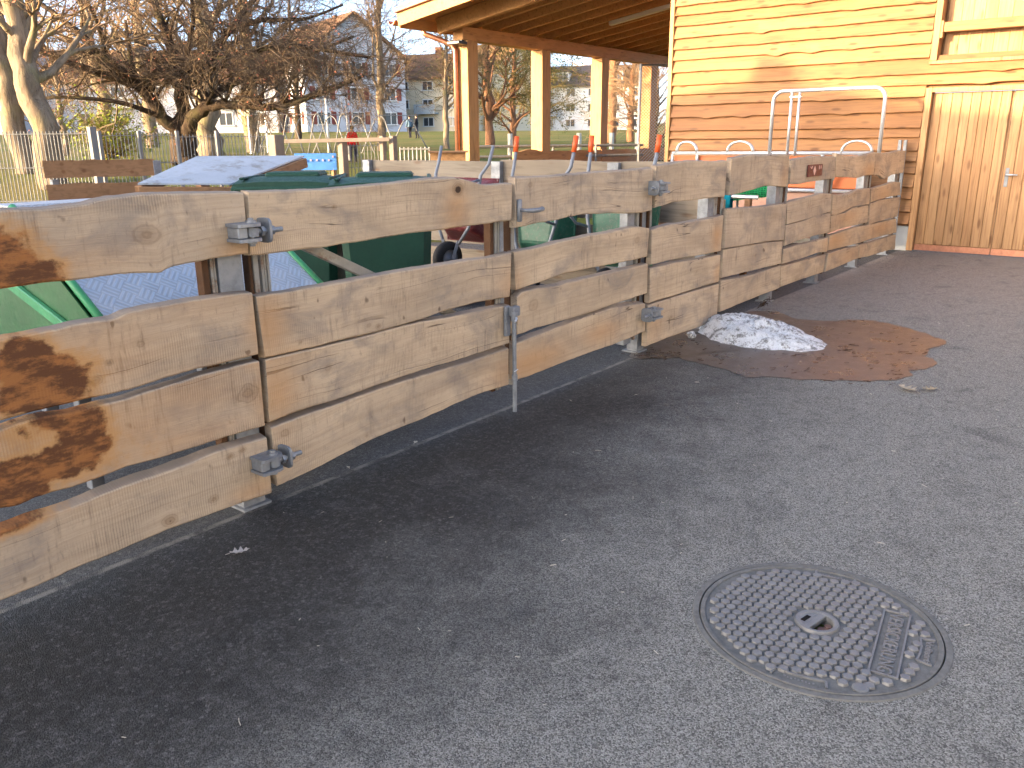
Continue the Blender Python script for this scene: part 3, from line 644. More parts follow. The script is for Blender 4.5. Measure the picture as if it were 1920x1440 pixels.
def build_fence():
    ext = [0.006, -0.004, 0.004, -0.006]
    for r, (t, b) in enumerate(PLANKS[0]):      # the first bay runs on out of view to the left
        t.insert(0, (-1.2, t[0][1] + ext[r])); b.insert(0, (-1.2, b[0][1] - ext[r]))
    f0 = thing('plank_fence', 'near plank fence bay at left with dark brown soaked stains', 'fence', (1.0, 2.95, 0), absolute=True)
    for r, (t, b) in enumerate(PLANKS[0]): plank(f0, t, b, 0.014, 22, seed=10 + r, wane=((.010, .004), (.008, .004), (.010, .004), (.026, .010))[r], thick=0.05)
    steel_post(f0, 1.925, 3.0, 0.11); batten(f0, 1.80, n=1, w=0.03, m=GAPDARK); batten(f0, 1.838, n=2, w=0.012); steel_post(f0, -0.3)
    hinge_bracket(f0, 1.965, 1.205); hinge_bracket(f0, 1.965, 0.225)
    g1 = thing('gate_leaf', 'wide gate leaf with knot hole and drop bolt', 'gate', (2.9, 2.95, 0), absolute=True, group='leaves of the double plank gate')
    for r, (t, b) in enumerate(PLANKS[1]): plank(g1, t, b, 0.014, 20, seed=30 + r, wane=((.004, .003), (.003, .003), (.004, .005), (.010, .012))[r], thick=0.05)
    batten(g1, 2.012, 2.968, 0.14, 1.31, 0.014, 1, GAPDARK); batten(g1, 2.034, 2.972, w=0.026, n=1); batten(g1, 2.075, 2.975, n=3, w=0.012)
    batten(g1, 3.585, 2.975, n=1, w=0.03, m=GAPDARK); batten(g1, 3.625, 2.975, n=3, w=0.012); make('end_plate', MB().box(3.668, 3.700, 2.972, 3.03, 0.16, 1.28, 0.002), GALV, g1)
    hinge_eye(g1, 1.965, 1.205); hinge_eye(g1, 1.965, 0.225)
    make('brace', MB().bar((2.16, 3.055, 1.20), (3.58, 3.055, 0.50), 0.035, 0.045, c=0.003), RUSTY, g1)
    # drop bolt
    mb = MB(); mb.tube([(3.652, 2.862, 0.60), (3.652, 2.862, 0.004)], 0.0125, 14).disc((3.652, 2.862, 0.55), 0.020, 0.055, 16).disc((3.652, 2.862, 0.195), 0.018, 0.035, 16)
    bolt = make('drop_bolt', mb, GALV, g1)
    mb = MB().box(3.618, 3.660, 2.895, 2.914, 0.46, 0.635, 0.003).box(3.640, 3.705, 2.855, 2.895, 0.575, 0.632, 0.006)
    o = make('bolt_plate', mb, GALV, g1)
    make('bolt_lever', MB().tube([(3.652, 2.856, 0.572), (3.640, 2.835, 0.572), (3.612, 2.825, 0.556)], 0.006, 8), GALVL, g1)
    make('split_pin', MB().tube([(3.635, 2.85, 0.255), (3.668, 2.85, 0.262)], 0.003, 6), GALVL, g1)
    g2 = thing('gate_leaf', 'gate leaf with curved steel lever handle', 'gate', (4.5, 2.95, 0), absolute=True, group='leaves of the double plank gate')
    for r, (t, b) in enumerate(PLANKS[2]): plank(g2, t, b, 0.016, 18, seed=50 + r, wane=((.004, .004), (.003, .004), (.008, .004), (.008, .014))[r], thick=0.05)
    batten(g2, 3.748, 2.968, 0.19, 1.31, 0.014, 1, GAPDARK); batten(g2, 3.768, 2.975, n=2, w=0.020); batten(g2, 5.22, 2.975, n=2, w=0.016); make('stop_post', MB().box(5.10, 5.20, 2.985, 3.05, 0.1, 1.3, 0.004), GALV, g2)
    batten(g2, 5.268, 2.970, 0.19, 1.31, 0.016, 1, GAPDARK)
    mb = MB(); mb.box(3.748, 3.778, 2.895, 2.915, 1.10, 1.225, 0.004)
    path = [(3.763, 2.90, 1.165), (3.763, 2.865, 1.165), (3.775, 2.848, 1.165), (3.81, 2.842, 1.163), (3.86, 2.842, 1.162), (3.905, 2.845, 1.166), (3.915, 2.862, 1.17)]
    make('lever_handle', mb.tube(path, [.010, .010, .011, .013, .013, .012, .008], 12), GALV, g2, True)
    hinge_eye(g2, 5.335, 1.215, -1); hinge_eye(g2, 5.315, 0.315, -1)
    f1 = thing('plank_fence', 'long plank fence running from the gate back to the barn door', 'fence', (8.0, 2.95, 0), absolute=True)
    for k in range(3, 8):
        for r, (t, b) in enumerate(PLANKS[k]): plank(f1, t, b, 0.03 if k < 5 else 0.05, 12 if k < 5 else 8, seed=100 + 10 * k + r)
    hinge_bracket(f1, 5.335, 1.215, -1); hinge_bracket(f1, 5.315, 0.315, -1)
    batten(f1, 5.375, 2.970, 0.07, 1.31, 0.018, 1, GAPDARK); batten(f1, 5.40, 2.975, n=2, w=0.018); steel_post(f1, 5.36, 3.02, 0.10)
    for x in (6.40, 7.86, 9.20, 10.66, 12.05):
        steel_post(f1, x, 3.0, 0.11); batten(f1, x + 0.065, 2.972, 0.1, 1.30, 0.018, 3); batten(f1, x + 0.175, 2.975, 0.08, 1.30, 0.02, 1, GAPDARK)
        if x < 12: batten(f1, x + 0.23, 2.975, 0.1, 1.30, 0.03, 1)
    # small red-brown notice on the fence
    sg = thing('notice_plate', 'small red brown notice plate with pale emblem on the fence', 'sign', (8.62, 2.90, 1.22), absolute=True)
    make('plate', MB().box(8.44, 8.84, 2.897, 2.913, 1.168, 1.285, 0.002), mat_plain('red_brown_plate', (0.145, 0.040, 0.028), 0.5, 0.4, 0.15), sg)
    pale = mat_plain('pale_print', (0.66, 0.42, 0.34), 0.6, 0.3, 0.1)
    make('emblem', MB().prism([(8.56, 1.225), (8.60, 1.27), (8.64, 1.225), (8.60, 1.180)], 2.893, 2.8965, lambda u, v, w: Vector((u, w, v))), pale, sg)
    mb = MB(); mb.bar((8.475, 2.895, 1.265), (8.505, 2.895, 1.245), 0.004, 0.010).bar((8.505, 2.895, 1.245), (8.53, 2.895, 1.27), 0.004, 0.010).bar((8.73, 2.895, 1.27), (8.735, 2.895, 1.235), 0.004, 0.014).bar((8.78, 2.895, 1.27), (8.785, 2.895, 1.24), 0.004, 0.014)
    make('lettering', mb, pale, sg)
build_fence()

# ------------------------------------------------------------------ manhole cover
def build_manhole():
    c = MAN; t = thing('manhole_cover', 'round cast iron manhole cover with raised hexagon studs and lettering', 'manhole cover', (c.x, c.y, 0))
    N = 96
    make('frame_ring', MB().lathe([(0.403, -0.05), (0.405, 0.001), (0.402, 0.004), (0.386, 0.005), (0.383, 0.004), (0.383, -0.05)], n=N), CASTDARK, t, centre=False)
    make('lid_plate', MB().lathe([(0.052, -0.05), (0.052, 0.0), (0.362, 0.0), (0.364, 0.005), (0.377, 0.006), (0.379, 0.003), (0.379, -0.05)], n=N), CASTDARK, t, centre=False)
    make('shaft', MB().lathe([(0.402, -0.05), (0.402, -0.25), (0.0005, -0.25)], n=32), DARK, t, centre=False)
    stuffing = MB()
    for i in range(9): stuffing.disc((0.012 * math.cos(i * 2.4) - 0.004 * i + 0.01, -0.03 + 0.01 * math.sin(i * 1.7), -0.024 - 0.003 * i), 0.012 + 0.004 * (i % 3), 0.012, 7)
    make('debris', stuffing, mat_plain('pink_grey_grit', (0.20, 0.12, 0.10), 0.9, 0.1, 0.5, 30), t, centre=False)
    # pick hole with its bar: collar, bar, half plate
    make('pick_collar', MB().lathe([(0.052, -0.012), (0.052, 0.006), (0.056, 0.0085), (0.068, 0.0085), (0.072, 0.0)], n=40), CAST, t, centre=False)
    mb = MB().box(-0.055, 0.055, -0.002, 0.022, -0.014, 0.006, 0.002)
    pts = [(0.054 * math.cos(a), 0.054 * math.sin(a)) for a in [math.pi * k / 14 for k in range(15)] if math.sin(a) > 0.40]
    mb.prism([(-0.049, 0.022)] + pts[::-1] + [(0.049, 0.022)], -0.012, 0.005, lambda u, v, w: Vector((u, v, w)))
    bar = make('pick_bar', mb, CAST, t, centre=False); bar.rotation_euler[2] = math.radians(-12)
    make('pick_slot', MB().box(-0.030, 0.012, 0.028, 0.044, 0.0052, 0.0056), DARK, t, centre=False).rotation_euler[2] = math.radians(-12)
    # lettering field
    M = Matrix.Rotation(math.radians(188), 3, 'Z'); ctr = Vector((0.030, -0.223, 0))
    inv = M.transposed()
    def in_plate(p, gx=0.0, gy=0.0):
        q = inv @ (p - ctr); return abs(q.x) < 0.195 + gx and abs(q.y) < 0.043 + gy
    rim = [(8, 13, 0.322), (-170, 15, 0.316), (-82, 14, 0.306)]
    def in_rim(p):
        r = math.hypot(p.x, p.y); a = math.degrees(math.atan2(p.y, p.x))
        return any(abs((a - b + 180) % 360 - 180) < w and r > q for b, w, q in rim)
    pit, o = 0.0368, math.radians(-5); e1 = Vector((math.cos(o), math.sin(o), 0)) * pit; e2 = Vector((math.cos(o + math.pi / 3), math.sin(o + math.pi / 3), 0)) * pit
    hexa = MB(); hb = [(0.0181 * math.cos(o + math.pi / 6 + k * math.pi / 3), 0.0181 * math.sin(o + math.pi / 6 + k * math.pi / 3)) for k in range(6)]
    hexa.add([(x, y, 0.0) for x, y in hb] + [(x * 0.86, y * 0.86, 0.0078) for x, y in hb] + [(x * 0.74, y * 0.74, 0.0086) for x, y in hb],
             [(k, (k + 1) % 6, 6 + (k + 1) % 6, 6 + k) for k in range(6)] + [(6 + k, 6 + (k + 1) % 6, 12 + (k + 1) % 6, 12 + k) for k in range(6)] + [tuple(range(12, 18))])
    hm = hexa.mesh('stud'); cnt = 0; extra = MB()
    cand = []
    for i in range(-14, 15):
        for j in range(-14, 15):
            p = e1 * i + e2 * j; r = p.length
            if r > 0.3455 or r < 0.088 or in_plate(p, 0.012, 0.010) or in_rim(p) or (p - Vector((-0.268, -0.217, 0))).length < 0.026: continue
            cand.append(p)
    cand.sort(key=lambda p: (p + c).length)
    for p in cand:
        if cnt < 300: link('stud', hm, CAST, t, (p.x, p.y, 0.0)); cnt += 1
        else: extra.add([Vector(v) + p for v in hexa.v], hexa.f)
    if extra.v: stuff(make('far_studs', extra, CAST, t, centre=False))
    make('locking_bolt', MB().lathe([(0.024, 0.0), (0.024, 0.006), (0.018, 0.009), (0.0005, 0.010)], (-0.268, -0.217, 0), 20), CAST, t, centre=False)
    mb = MB()
    def loc(u, v, w): return ctr + M @ Vector((u, v, 0)) + Vector((0, 0, w))
    for a, b, cc, d in ((-0.195, 0.195, 0.037, 0.043), (-0.195, 0.195, -0.043, -0.037), (-0.195, -0.189, -0.037, 0.037), (0.189, 0.195, -0.037, 0.037)):
        mb.prism([(a, cc), (b, cc), (b, d), (a, d)], 0.0, 0.006, loc)
    make('label_frame', mb, CAST, t, centre=False)
    for b, w, q in rim:
        mb = MB()
        a0, a1 = math.radians(b - w + 2), math.radians(b + w - 2); pts = []
        arc = lambda r, k: (r * math.cos(lerp(a0, a1, k / 10)), r * math.sin(lerp(a0, a1, k / 10)))
        for r0, r1 in ((q + 0.004, q + 0.010),):
            mb.prism([arc(r0, k) for k in range(11)] + [arc(r1, k) for k in range(10, -1, -1)], 0.0, 0.006, lambda u, v, ww: Vector((u, v, ww)))
        for aa in (a0, a1):
            mb.bar((q + 0.008) * Vector((math.cos(aa), math.sin(aa), 0)) + Vector((0, 0, 0.003)), 0.356 * Vector((math.cos(aa), math.sin(aa), 0)) + Vector((0, 0, 0.003)), 0.007, 0.006)
        make('rim_label_frame', mb, CAST, t, centre=False)
    def text(body, size, pos, rot, name):
        cu = bpy.data.curves.new(name, 'FONT'); cu.body = body; cu.size = size; cu.extrude = 0.0022; cu.align_x = 'CENTER'; cu.align_y = 'CENTER'; cu.resolution_u = 2; cu.offset = 0.0006
        ob = bpy.data.objects.new(name, cu); COL.objects.link(ob); dg = bpy.context.evaluated_depsgraph_get(); dg.update()
        me = bpy.data.meshes.new_from_object(ob.evaluated_get(dg)); bpy.data.objects.remove(ob)
        xs = np.array([v.co.x for v in me.vertices]); return link(name, me, CAST, t, pos, (0, 0, rot)), xs.max() - xs.min()
    o, w = text('VERSICKERUNG', 0.052, (ctr.x, ctr.y, 0.0022), math.radians(188), 'lettering'); o.scale = (0.365 / w, 1.15, 1)
    a = math.radians(-82); o, w = text('Volltort', 0.034, (0.334 * math.cos(a), 0.334 * math.sin(a), 0.0022), a - math.pi / 2 + math.radians(0), 'lettering'); o.scale = (0.125 / w, 0.9, 1); o.rotation_euler[2] = math.radians(188)
    for a in (8, -170):      # the two side plates are worn: only low unreadable bumps remain
        mb = MB(); rr = random.Random(a)
        for k in range(9):
            q = math.radians(a - 7 + k * 1.75); mb.disc((0.342 * math.cos(q) + rr.uniform(-.003, .003), 0.342 * math.sin(q), 0.0), rr.uniform(.002, .004), rr.uniform(.0012, .0025), 6)
        stuff(make('worn_relief', mb, CAST, t, centre=False))
build_manhole()

# ------------------------------------------------------------------ barn
WALL_X = 12.64
def build_barn():
    b = thing('barn', 'wooden barn clad in wavy edged larch boards at right', 'barn', (15, 0, 0), absolute=True)
    lines = [3.86, 3.69, 3.505, 3.368, 3.217, 3.04, 2.874, 2.718, 2.537, 2.342, 2.202, 2.048, 1.862, 1.655, 1.528, 1.352, 1.209, 1.056, 0.871, 0.713, 0.536, 0.367]
    tops = [4.06] + lines[:-1]
    bumps = {4: [(3.9, .012)], 5: [(5.2, .03)], 7: [(3.9, .02), (4.45, .03), (4.95, .035)], 9: [(2.0, .02), (3.9, .015)], 12: [(5.4, .028), (6.0, .024), (4.6, .02), (3.9, .03)], 11: [(4.2, .02)], 14: [(4.1, .02)], 10: [(1.4, .02), (2.2, .02)], 3: [(4.6, .02)]}
    def board(i, y0, y1):
        """One lap board: leaning out at its wavy lower edge, tucked behind the board above."""
        zb, zt = lines[i], tops[i] + 0.03; n = max(3, int((y1 - y0) / 0.06)); mb = MB(); vs = []
        for k in range(n + 1):
            y = lerp(y0, y1, k / n); z = zb + 0.010 * noise.noise(Vector((y * 1.4, i * 3.7, 1))) + 0.006 * noise.noise(Vector((y * 5, i * 3.7, 4)))
            for by, bh in bumps.get(i, []): z -= bh * math.exp(-((y - by) / 0.10) ** 2)
            vs += [(WALL_X - 0.066, y, z + 0.003), (WALL_X - 0.070, y, z + 0.009), (WALL_X - 0.010, y, zt), (WALL_X + 0.012, y, zt), (WALL_X - 0.030, y, z)]
        mb.add(vs, [(k * 5 + j, k * 5 + (j + 1) % 5, (k + 1) * 5 + (j + 1) % 5, (k + 1) * 5 + j) for k in range(n) for j in range(5)] + [tuple(range(5)), tuple(range(n * 5, n * 5 + 5))[::-1]])
        make('cladding_board', mb, LARCH, b)
    for i in range(len(lines)):
        z = lines[i]
        lo = 2.87                                   # boards stop at the door frame and at the hatch
        if z > 2.46: board(i, 2.87, 6.63)
        elif z > 2.19: board(i, 0.45, 6.63)
        else: board(i, lo, 6.63)
    X = WALL_X
    # wall body behind the cladding, in pieces that leave the door and the hatch open
    mb = MB(); mb.box(X + 0.02, X + 0.2, 2.80, 6.60, 0.34, 4.1).box(X + 0.02, X + 0.2, -3.0, 2.795, 2.17, 2.44).box(X + 0.02, X + 0.2, -3.0, 0.70, 0.0, 2.165).box(X + 0.025, X + 0.2, 6.4, 6.601, 0.34, 4.1).box(X + 0.201, X + 9, 6.4, 6.60, 0.34, 4.1)
    make('wall', mb, LARCH, b)
    make('hatch_back', MB().box(X + 0.2005, X + 0.25, -3.0, 2.80, 2.44, 4.1), DOORWOOD, b)
    make('corner_board', MB().box(X - 0.080, X + 0.02, 6.632, 6.70, 0.34, 4.1, 0.004), TIMBERV, b)
    make('plinth', MB().box(X + 0.005, X + 0.2, 2.872, 6.60, 0.0, 0.338, 0.006), CONCRETE, b)
    # double door
    d = make('door_frame', MB().box(X - 0.05, X + 0.10, 2.785, 2.865, 0.012, 2.165, 0.004).box(X - 0.052, X + 0.10, 0.75, 2.783, 2.105, 2.165, 0.004), DOORWOOD, b)
    def leaf(y0, y1, nm, hand):
        lf = make('door', MB().box(X + 0.062, X + 0.10, y0, y1, 0.02, 2.10), DOORWOOD, b, centre=False)
        y = y1 - 0.002; i = 0
        while y > y0 + 0.03:
            w = min(rng.uniform(0.112, 0.124), y - y0)
            o = link('door_board', MB().box(-0.012, 0.012, -w / 2 + 0.002, w / 2 - 0.002, -0.998, 0.998, 0.005).mesh('door_board'), DOORWOOD, None, (0, 0, 0)); o.parent = lf; o.location = (X + 0.045 + rng.uniform(-0.0015, 0.0015), y - w / 2, 1.10); o.location = o.location - Vector((0, 0, 0)); y -= w
        kp = make('kick_plate', MB().box(X + 0.024, X + 0.030, y0 + 0.002, y1 - 0.003, 0.015, 0.098, 0.001), COPPER, None); kp.parent = lf
        if hand:
            hp = make('handle_plate', MB().box(X + 0.024, X + 0.032, 1.755, 1.797, 0.905, 1.145, 0.002), GALV, None); hp.parent = lf
            hl = make('handle', MB().tube([(X + 0.03, 1.776, 1.06), (X - 0.025, 1.776, 1.06), (X - 0.03, 1.765, 1.06), (X - 0.03, 1.65, 1.06)], 0.010, 10), GALVL, None, True); hl.parent = lf
        for ch in [lf] : ch.location = ch.location
        return lf
    for a in (leaf(1.835, 2.782, 'a', False), leaf(0.86, 1.829, 'b', True)): a.location = -Vector(b['_abs'])
    # hay hatch above the door
    hatch = make('hatch_frame', MB().box(X - 0.06, X + 0.199, 2.78, 2.862, 2.50, 4.1, 0.004).box(X - 0.075, X + 0.16, 0.3, 2.864, 2.455, 2.498, 0.004), DOORWOOD, b)
    y = 2.745
    while y > 0.6:
        w = rng.uniform(0.13, 0.19); make('hatch_board', MB().box(X + 0.13, X + 0.155, y - w + 0.002, y, 2.50, 4.1, 0.003), DOORWOOD, b); y -= w
    make('hatch_rail', MB().box(X - 0.045, X + 0.055, 0.2, 2.745, 2.845, 2.965, 0.005), LARCH, b)
    make('rail_bracket', MB().box(X - 0.058, X + 0.06, 2.747, 2.778, 2.775, 2.985, 0.004), DOORWOOD, b)
build_barn()

# ------------------------------------------------------------------ open shelter with its roof beyond the barn corner
def build_canopy():
    c = thing('timber_shelter', 'open timber shelter roof on square posts beyond the barn corner', 'shelter', (16, 10.9, 0), absolute=True)
    Y0 = 10.95; w = 0.30; slope = 0.15; R = 7.55
    for x in (12.58, 14.94, 17.25, 19.55):
        make('post', MB().box(x - w / 2, x + w / 2, Y0 - w / 2, Y0 + w / 2, 0.0, 3.32, 0.008), TIMBERV, c)
    make('eaves_beam', MB().box(12.34, 22.5, Y0 - 0.125, Y0 + 0.125, 3.322, 3.55, 0.006), TIMBER, c)
    zc = lambda y: 3.57 + slope * (Y0 + 0.1 - y)
    x = 12.85
    while x < 23:
        make('rafter', MB().bar((x, Y0 + 0.3, zc(Y0 + 0.3) + 0.06), (x, R, zc(R) + 0.06), 0.08, 0.14, c=0.003), TIMBER, c); x += 0.60
    make('verge_rafter', MB().bar((12.10, Y0 + 0.25, zc(Y0 + 0.25)), (12.10, R, zc(R)), 0.11, 0.27, c=0.005), TIMBER, c)
    y = Y0 + 0.48
    while y > R:
        make('soffit_board', MB().prism([(y, zc(y) + 0.145), (y - 0.224, zc(y - 0.224) + 0.145), (y - 0.224, zc(y - 0.224) + 0.17), (y, zc(y) + 0.17)], 11.35, 23.2, lambda u, v, ww: Vector((ww, u, v))), CEIL, c); y -= 0.228
    make('roof_covering', MB().prism([(Y0 + 0.50, zc(Y0 + 0.50) + 0.173), (R, zc(R) + 0.173), (R, zc(R) + 0.245), (Y0 + 0.50, zc(Y0 + 0.50) + 0.245)], 11.33, 23.2, lambda u, v, ww: Vector((ww, u, v))), mat_plain('brown_roof_tiles', (0.20, 0.075, 0.042), 0.8, 0.2, 0.3, 3), c)
    make('verge_fascia', MB().bar((11.33, Y0 + 0.52, zc(Y0 + 0.52) + 0.11), (11.33, R, zc(R) + 0.11), 0.04, 0.23, c=0.004), TIMBER, c)
    make('verge_capping', MB().bar((11.30, Y0 + 0.54, zc(Y0 + 0.54) + 0.255), (11.30, R, zc(R) + 0.255), 0.11, 0.08, c=0.004), mat_plain('brown_verge_metal', (0.24, 0.085, 0.05), 0.5, 0.5, 0.2, 3), c)
    make('eaves_fascia', MB().box(11.36, 23.2, Y0 + 0.50, Y0 + 0.535, zc(Y0 + 0.5) - 0.03, zc(Y0 + 0.5) + 0.18, 0.003), TIMBER, c)
    gz = zc(Y0 + 0.5) + 0.09; mb = MB(); prof = [(Y0 + 0.62 + 0.08 * math.cos(a), gz + 0.08 * math.sin(a)) for a in [math.pi + math.pi * k / 8 for k in range(9)]] + [(Y0 + 0.62 + 0.072 * math.cos(a), gz + 0.072 * math.sin(a)) for a in [2 * math.pi - math.pi * k / 8 for k in range(9)]]
    make('gutter', mb.prism(prof, 11.25, 23.2, lambda u, v, ww: Vector((ww, u, v))), COPPER, c)
    make('downpipe', MB().tube([(12.05, Y0 + 0.62, gz - 0.06), (12.06, Y0 + 0.57, gz - 0.16), (12.18, Y0 + 0.39, 3.36), (12.34, Y0 + 0.18, 3.26), (12.37, Y0 + 0.10, 3.16), (12.37, Y0 + 0.10, 0.05)], 0.048, 12), COPPER, c, True)
    make('floodlight', MB().box(12.14, 12.38, Y0 - 0.20, Y0 + 0.10, 3.23, 3.285, 0.008).box(12.36, 12.43, Y0 - 0.08, Y0 + 0.03, 3.245, 3.36, 0.004), mat_plain('dark_lamp_housing', (0.045, 0.047, 0.05), 0.4, 0.5), c)
    for x0, y0 in ((15.3, 8.7), (19.6, 9.0)):
        make('strip_light', MB().bar((x0, y0 + 0.8, zc(y0 + 0.8) - 0.05), (x0, y0 - 0.8, zc(y0 - 0.8) - 0.05), 0.11, 0.08, c=0.01), mat_plain('grey_lamp_tray', (0.50, 0.47, 0.43), 0.5, 0.4, 0.1), c)
    for x0, x1, m in ((13.75, 17.05, 0), (17.08, 20.4, 1), (20.42, 22.1, 2)):
        n = 30; top = [(lerp(x0, x1, k / n), 1.30 + 0.02 * noise.noise(Vector((k * 0.25, m, 2))) + (0.05 * math.exp(-((k - 5) / 2.5) ** 2) if m == 0 else 0)) for k in range(n + 1)]
        make('parapet_plank', MB().prism([(x0, 0.92)] + [(x1, 0.92)] + top[::-1], Y0 - 0.21, Y0 - 0.155, lambda u, v, ww: Vector((u, ww, v))), TIMBER, c); make('parapet_plank', MB().box(x0, x1, Y0 - 0.21, Y0 - 0.155, 0.45, 0.89, 0.005), TIMBER, c)
build_canopy()

# ------------------------------------------------------------------ things in the yard behind the fence
def build_container():
    t = thing('grit_container', 'green steel container with sloping tread plate lid behind the stained fence bay', 'container', (2.0, 3.6, 0), absolute=True)
    x0, x1 = 1.47, 2.56; A, B = (3.06, 0.80), (3.84, 1.288)      # lower front edge and upper rear edge of the lid
    side = [(3.08, 0.70), (3.9, 0.48), (4.20, 0.48), (4.20, 1.20), (3.86, 1.262), (3.08, 0.775)]
    for xa in (x0, x1 - 0.006): make('side_panel', MB().prism(side, xa, xa + 0.006, lambda u, v, w: Vector((w, u, v))), GREENPAINT, t)
    make('front_panel', MB().box(x0 + 0.007, x1 - 0.007, 3.08, 3.086, 0.705, 0.77), GREENPAINT, t); make('rear_panel', MB().box(x0 + 0.007, x1 - 0.007, 4.19, 4.196, 0.49, 1.19), GREENPAINT, t)
    make('floor_panel', MB().bar(((x0 + x1) / 2, 3.09, 0.70), ((x0 + x1) / 2, 3.9, 0.485), x1 - x0 - 0.02, 0.008).box(x0 + 0.01, x1 - 0.01, 3.905, 4.185, 0.482, 0.49), GREENPAINT, t)
    mb = MB(); fn = lambda u, v, w: Vector((w, u, v)); nz = Vector((0, -(B[1] - A[1]), B[0] - A[0])).normalized()
    mb.prism([A, B, (B[0] - 0.006 * 0.6, B[1] + 0.006), (A[0] - 0.006 * 0.6, A[1] + 0.006)], x0 + 0.03, x1 - 0.03, fn)
    make('lid', mb, TREAD, t)
    for xa in (x0 + 0.012, x1 - 0.012): make('edge_tube', MB().tube([(xa, A[0], A[1] + 0.004), (xa, B[0], B[1] + 0.004)], 0.017, 10), GREENEDGE, t, True)
    make('rib', MB().bar((x0 - 0.012, 3.10, 0.735), (x0 - 0.012, 4.15, 1.02), 0.024, 0.045, c=0.004), GREENEDGE, t)
    make('top_plate', MB().box(x0, x1, 3.845, 4.05, 1.288, 1.297, 0.002), TREAD, t)
    make('lift_hook', MB().tube([(x0 - 0.02, 3.52, 0.66), (x0 - 0.05, 3.52, 0.70), (x0 - 0.05, 3.56, 0.72), (x0 - 0.02, 3.58, 0.68)], 0.010, 8), GREENPAINT, t)
    for xa in (x0 + 0.1, x1 - 0.16): make('leg', MB().box(xa, xa + 0.06, 4.08, 4.14, 0.0, 0.48, 0.004), FRAMEGREY, t); make('leg', MB().box(xa, xa + 0.06, 3.72, 3.78, 0.0, 0.52, 0.004), FRAMEGREY, t)
build_container()

def build_bin(name, label, pos, rot):
    t = thing(name, label, 'waste bin', pos, rot, 'dark green bins behind the gate')
    t.scale = (1.04, 1.04, 1.07); W, D, H = 0.64, 0.62, 1.14
    mb = MB(); prof = []
    for z, s in ((0.14, 0.80), (0.5, 0.88), (1.0, 0.96), (1.10, 1.0)):
        w, d = W / 2 * s, D / 2 * s; prof.append([(-w + .05, -d, z), (w - .05, -d, z), (w, -d + .05, z), (w, d - .05, z), (w - .05, d, z), (-w + .05, d, z), (-w, d - .05, z), (-w, -d + .05, z)])
    vs = [p for r in prof for p in r]; mb.add(vs, [(i * 8 + j, i * 8 + (j + 1) % 8, (i + 1) * 8 + (j + 1) % 8, (i + 1) * 8 + j) for i in range(3) for j in range(8)] + [tuple(range(8))[::-1], tuple(range(24, 32))])
    make('body', mb, BINGREEN, t, centre=False)
    make('rim', MB().box(-W / 2 - .03, W / 2 + .03, -D / 2 - .03, D / 2 + .03, 1.09, 1.135, 0.012), BINGREEN, t, centre=False)
    lid = MB(); vs = []
    for k in range(9):
        y = lerp(-D / 2 - 0.05, D / 2 + 0.03, k / 8); zz = 1.155 + 0.055 * math.sin(math.pi * (0.15 + 0.8 * k / 8))
        vs += [(-W / 2 - .045, y, zz - 0.03), (-W / 2 - .03, y, zz), (-W / 4, y, zz + 0.015), (W / 4, y, zz + 0.015), (W / 2 + .03, y, zz), (W / 2 + .045, y, zz - 0.03)]
    lid.add(vs, [(k * 6 + j, k * 6 + j + 1, (k + 1) * 6 + j + 1, (k + 1) * 6 + j) for k in range(8) for j in range(5)] + [tuple(range(6)), tuple(range(48, 54))[::-1]])
    lid.box(-W / 2 - .04, W / 2 + .04, -D / 2 - .075, -D / 2 - .045, 1.115, 1.165, 0.008)
    lo = make('lid', lid, BINGREEN, t, centre=False)
    for k in range(3): make('front_rib', MB().box(-W / 2 - .035, W / 2 + .035, -D / 2 - .094, -D / 2 - .077, 1.085 + k * 0.028, 1.103 + k * 0.028, 0.004), BINGREEN, lo, centre=False)
    for sg in (-1, 1): make('side_rib', MB().box(sg * 0.30 - 0.014, sg * 0.30 + 0.014, -D / 2 - 0.02, D / 2, 1.205, 1.222, 0.005), BINGREEN, lo, centre=False)
    make('raised_panel', MB().box(-0.19, 0.19, -0.14, 0.17, 1.205, 1.246, 0.014), BINGREEN, lo, centre=False)
    make('handle', MB().tube([(-0.25, D / 2 + .05, 1.08), (-0.25, D / 2 + .09, 1.10), (0.25, D / 2 + .09, 1.10), (0.25, D / 2 + .05, 1.08)], 0.014, 8), BINGREEN, t, centre=False)
    for s in (-1, 1): make('wheel', MB().lathe([(0.0005, 0), (0.09, 0.004), (0.10, 0.02), (0.10, 0.04), (0.09, 0.056), (0.0005, 0.06)], (s * 0.25 - 0.03, D / 2 - 0.06, 0.10), 20, 0), RUBBER, t, centre=False, smooth=True)
build_bin('wheeled_bin', 'dark green wheeled bin partly under the sheet roof of the wooden box', (3.96, 5.14, 0), math.radians(-50))
build_bin('wheeled_bin', 'dark green wheeled bin with wide lid just right of the other bin', (4.20, 4.45, 0), math.radians(-46))

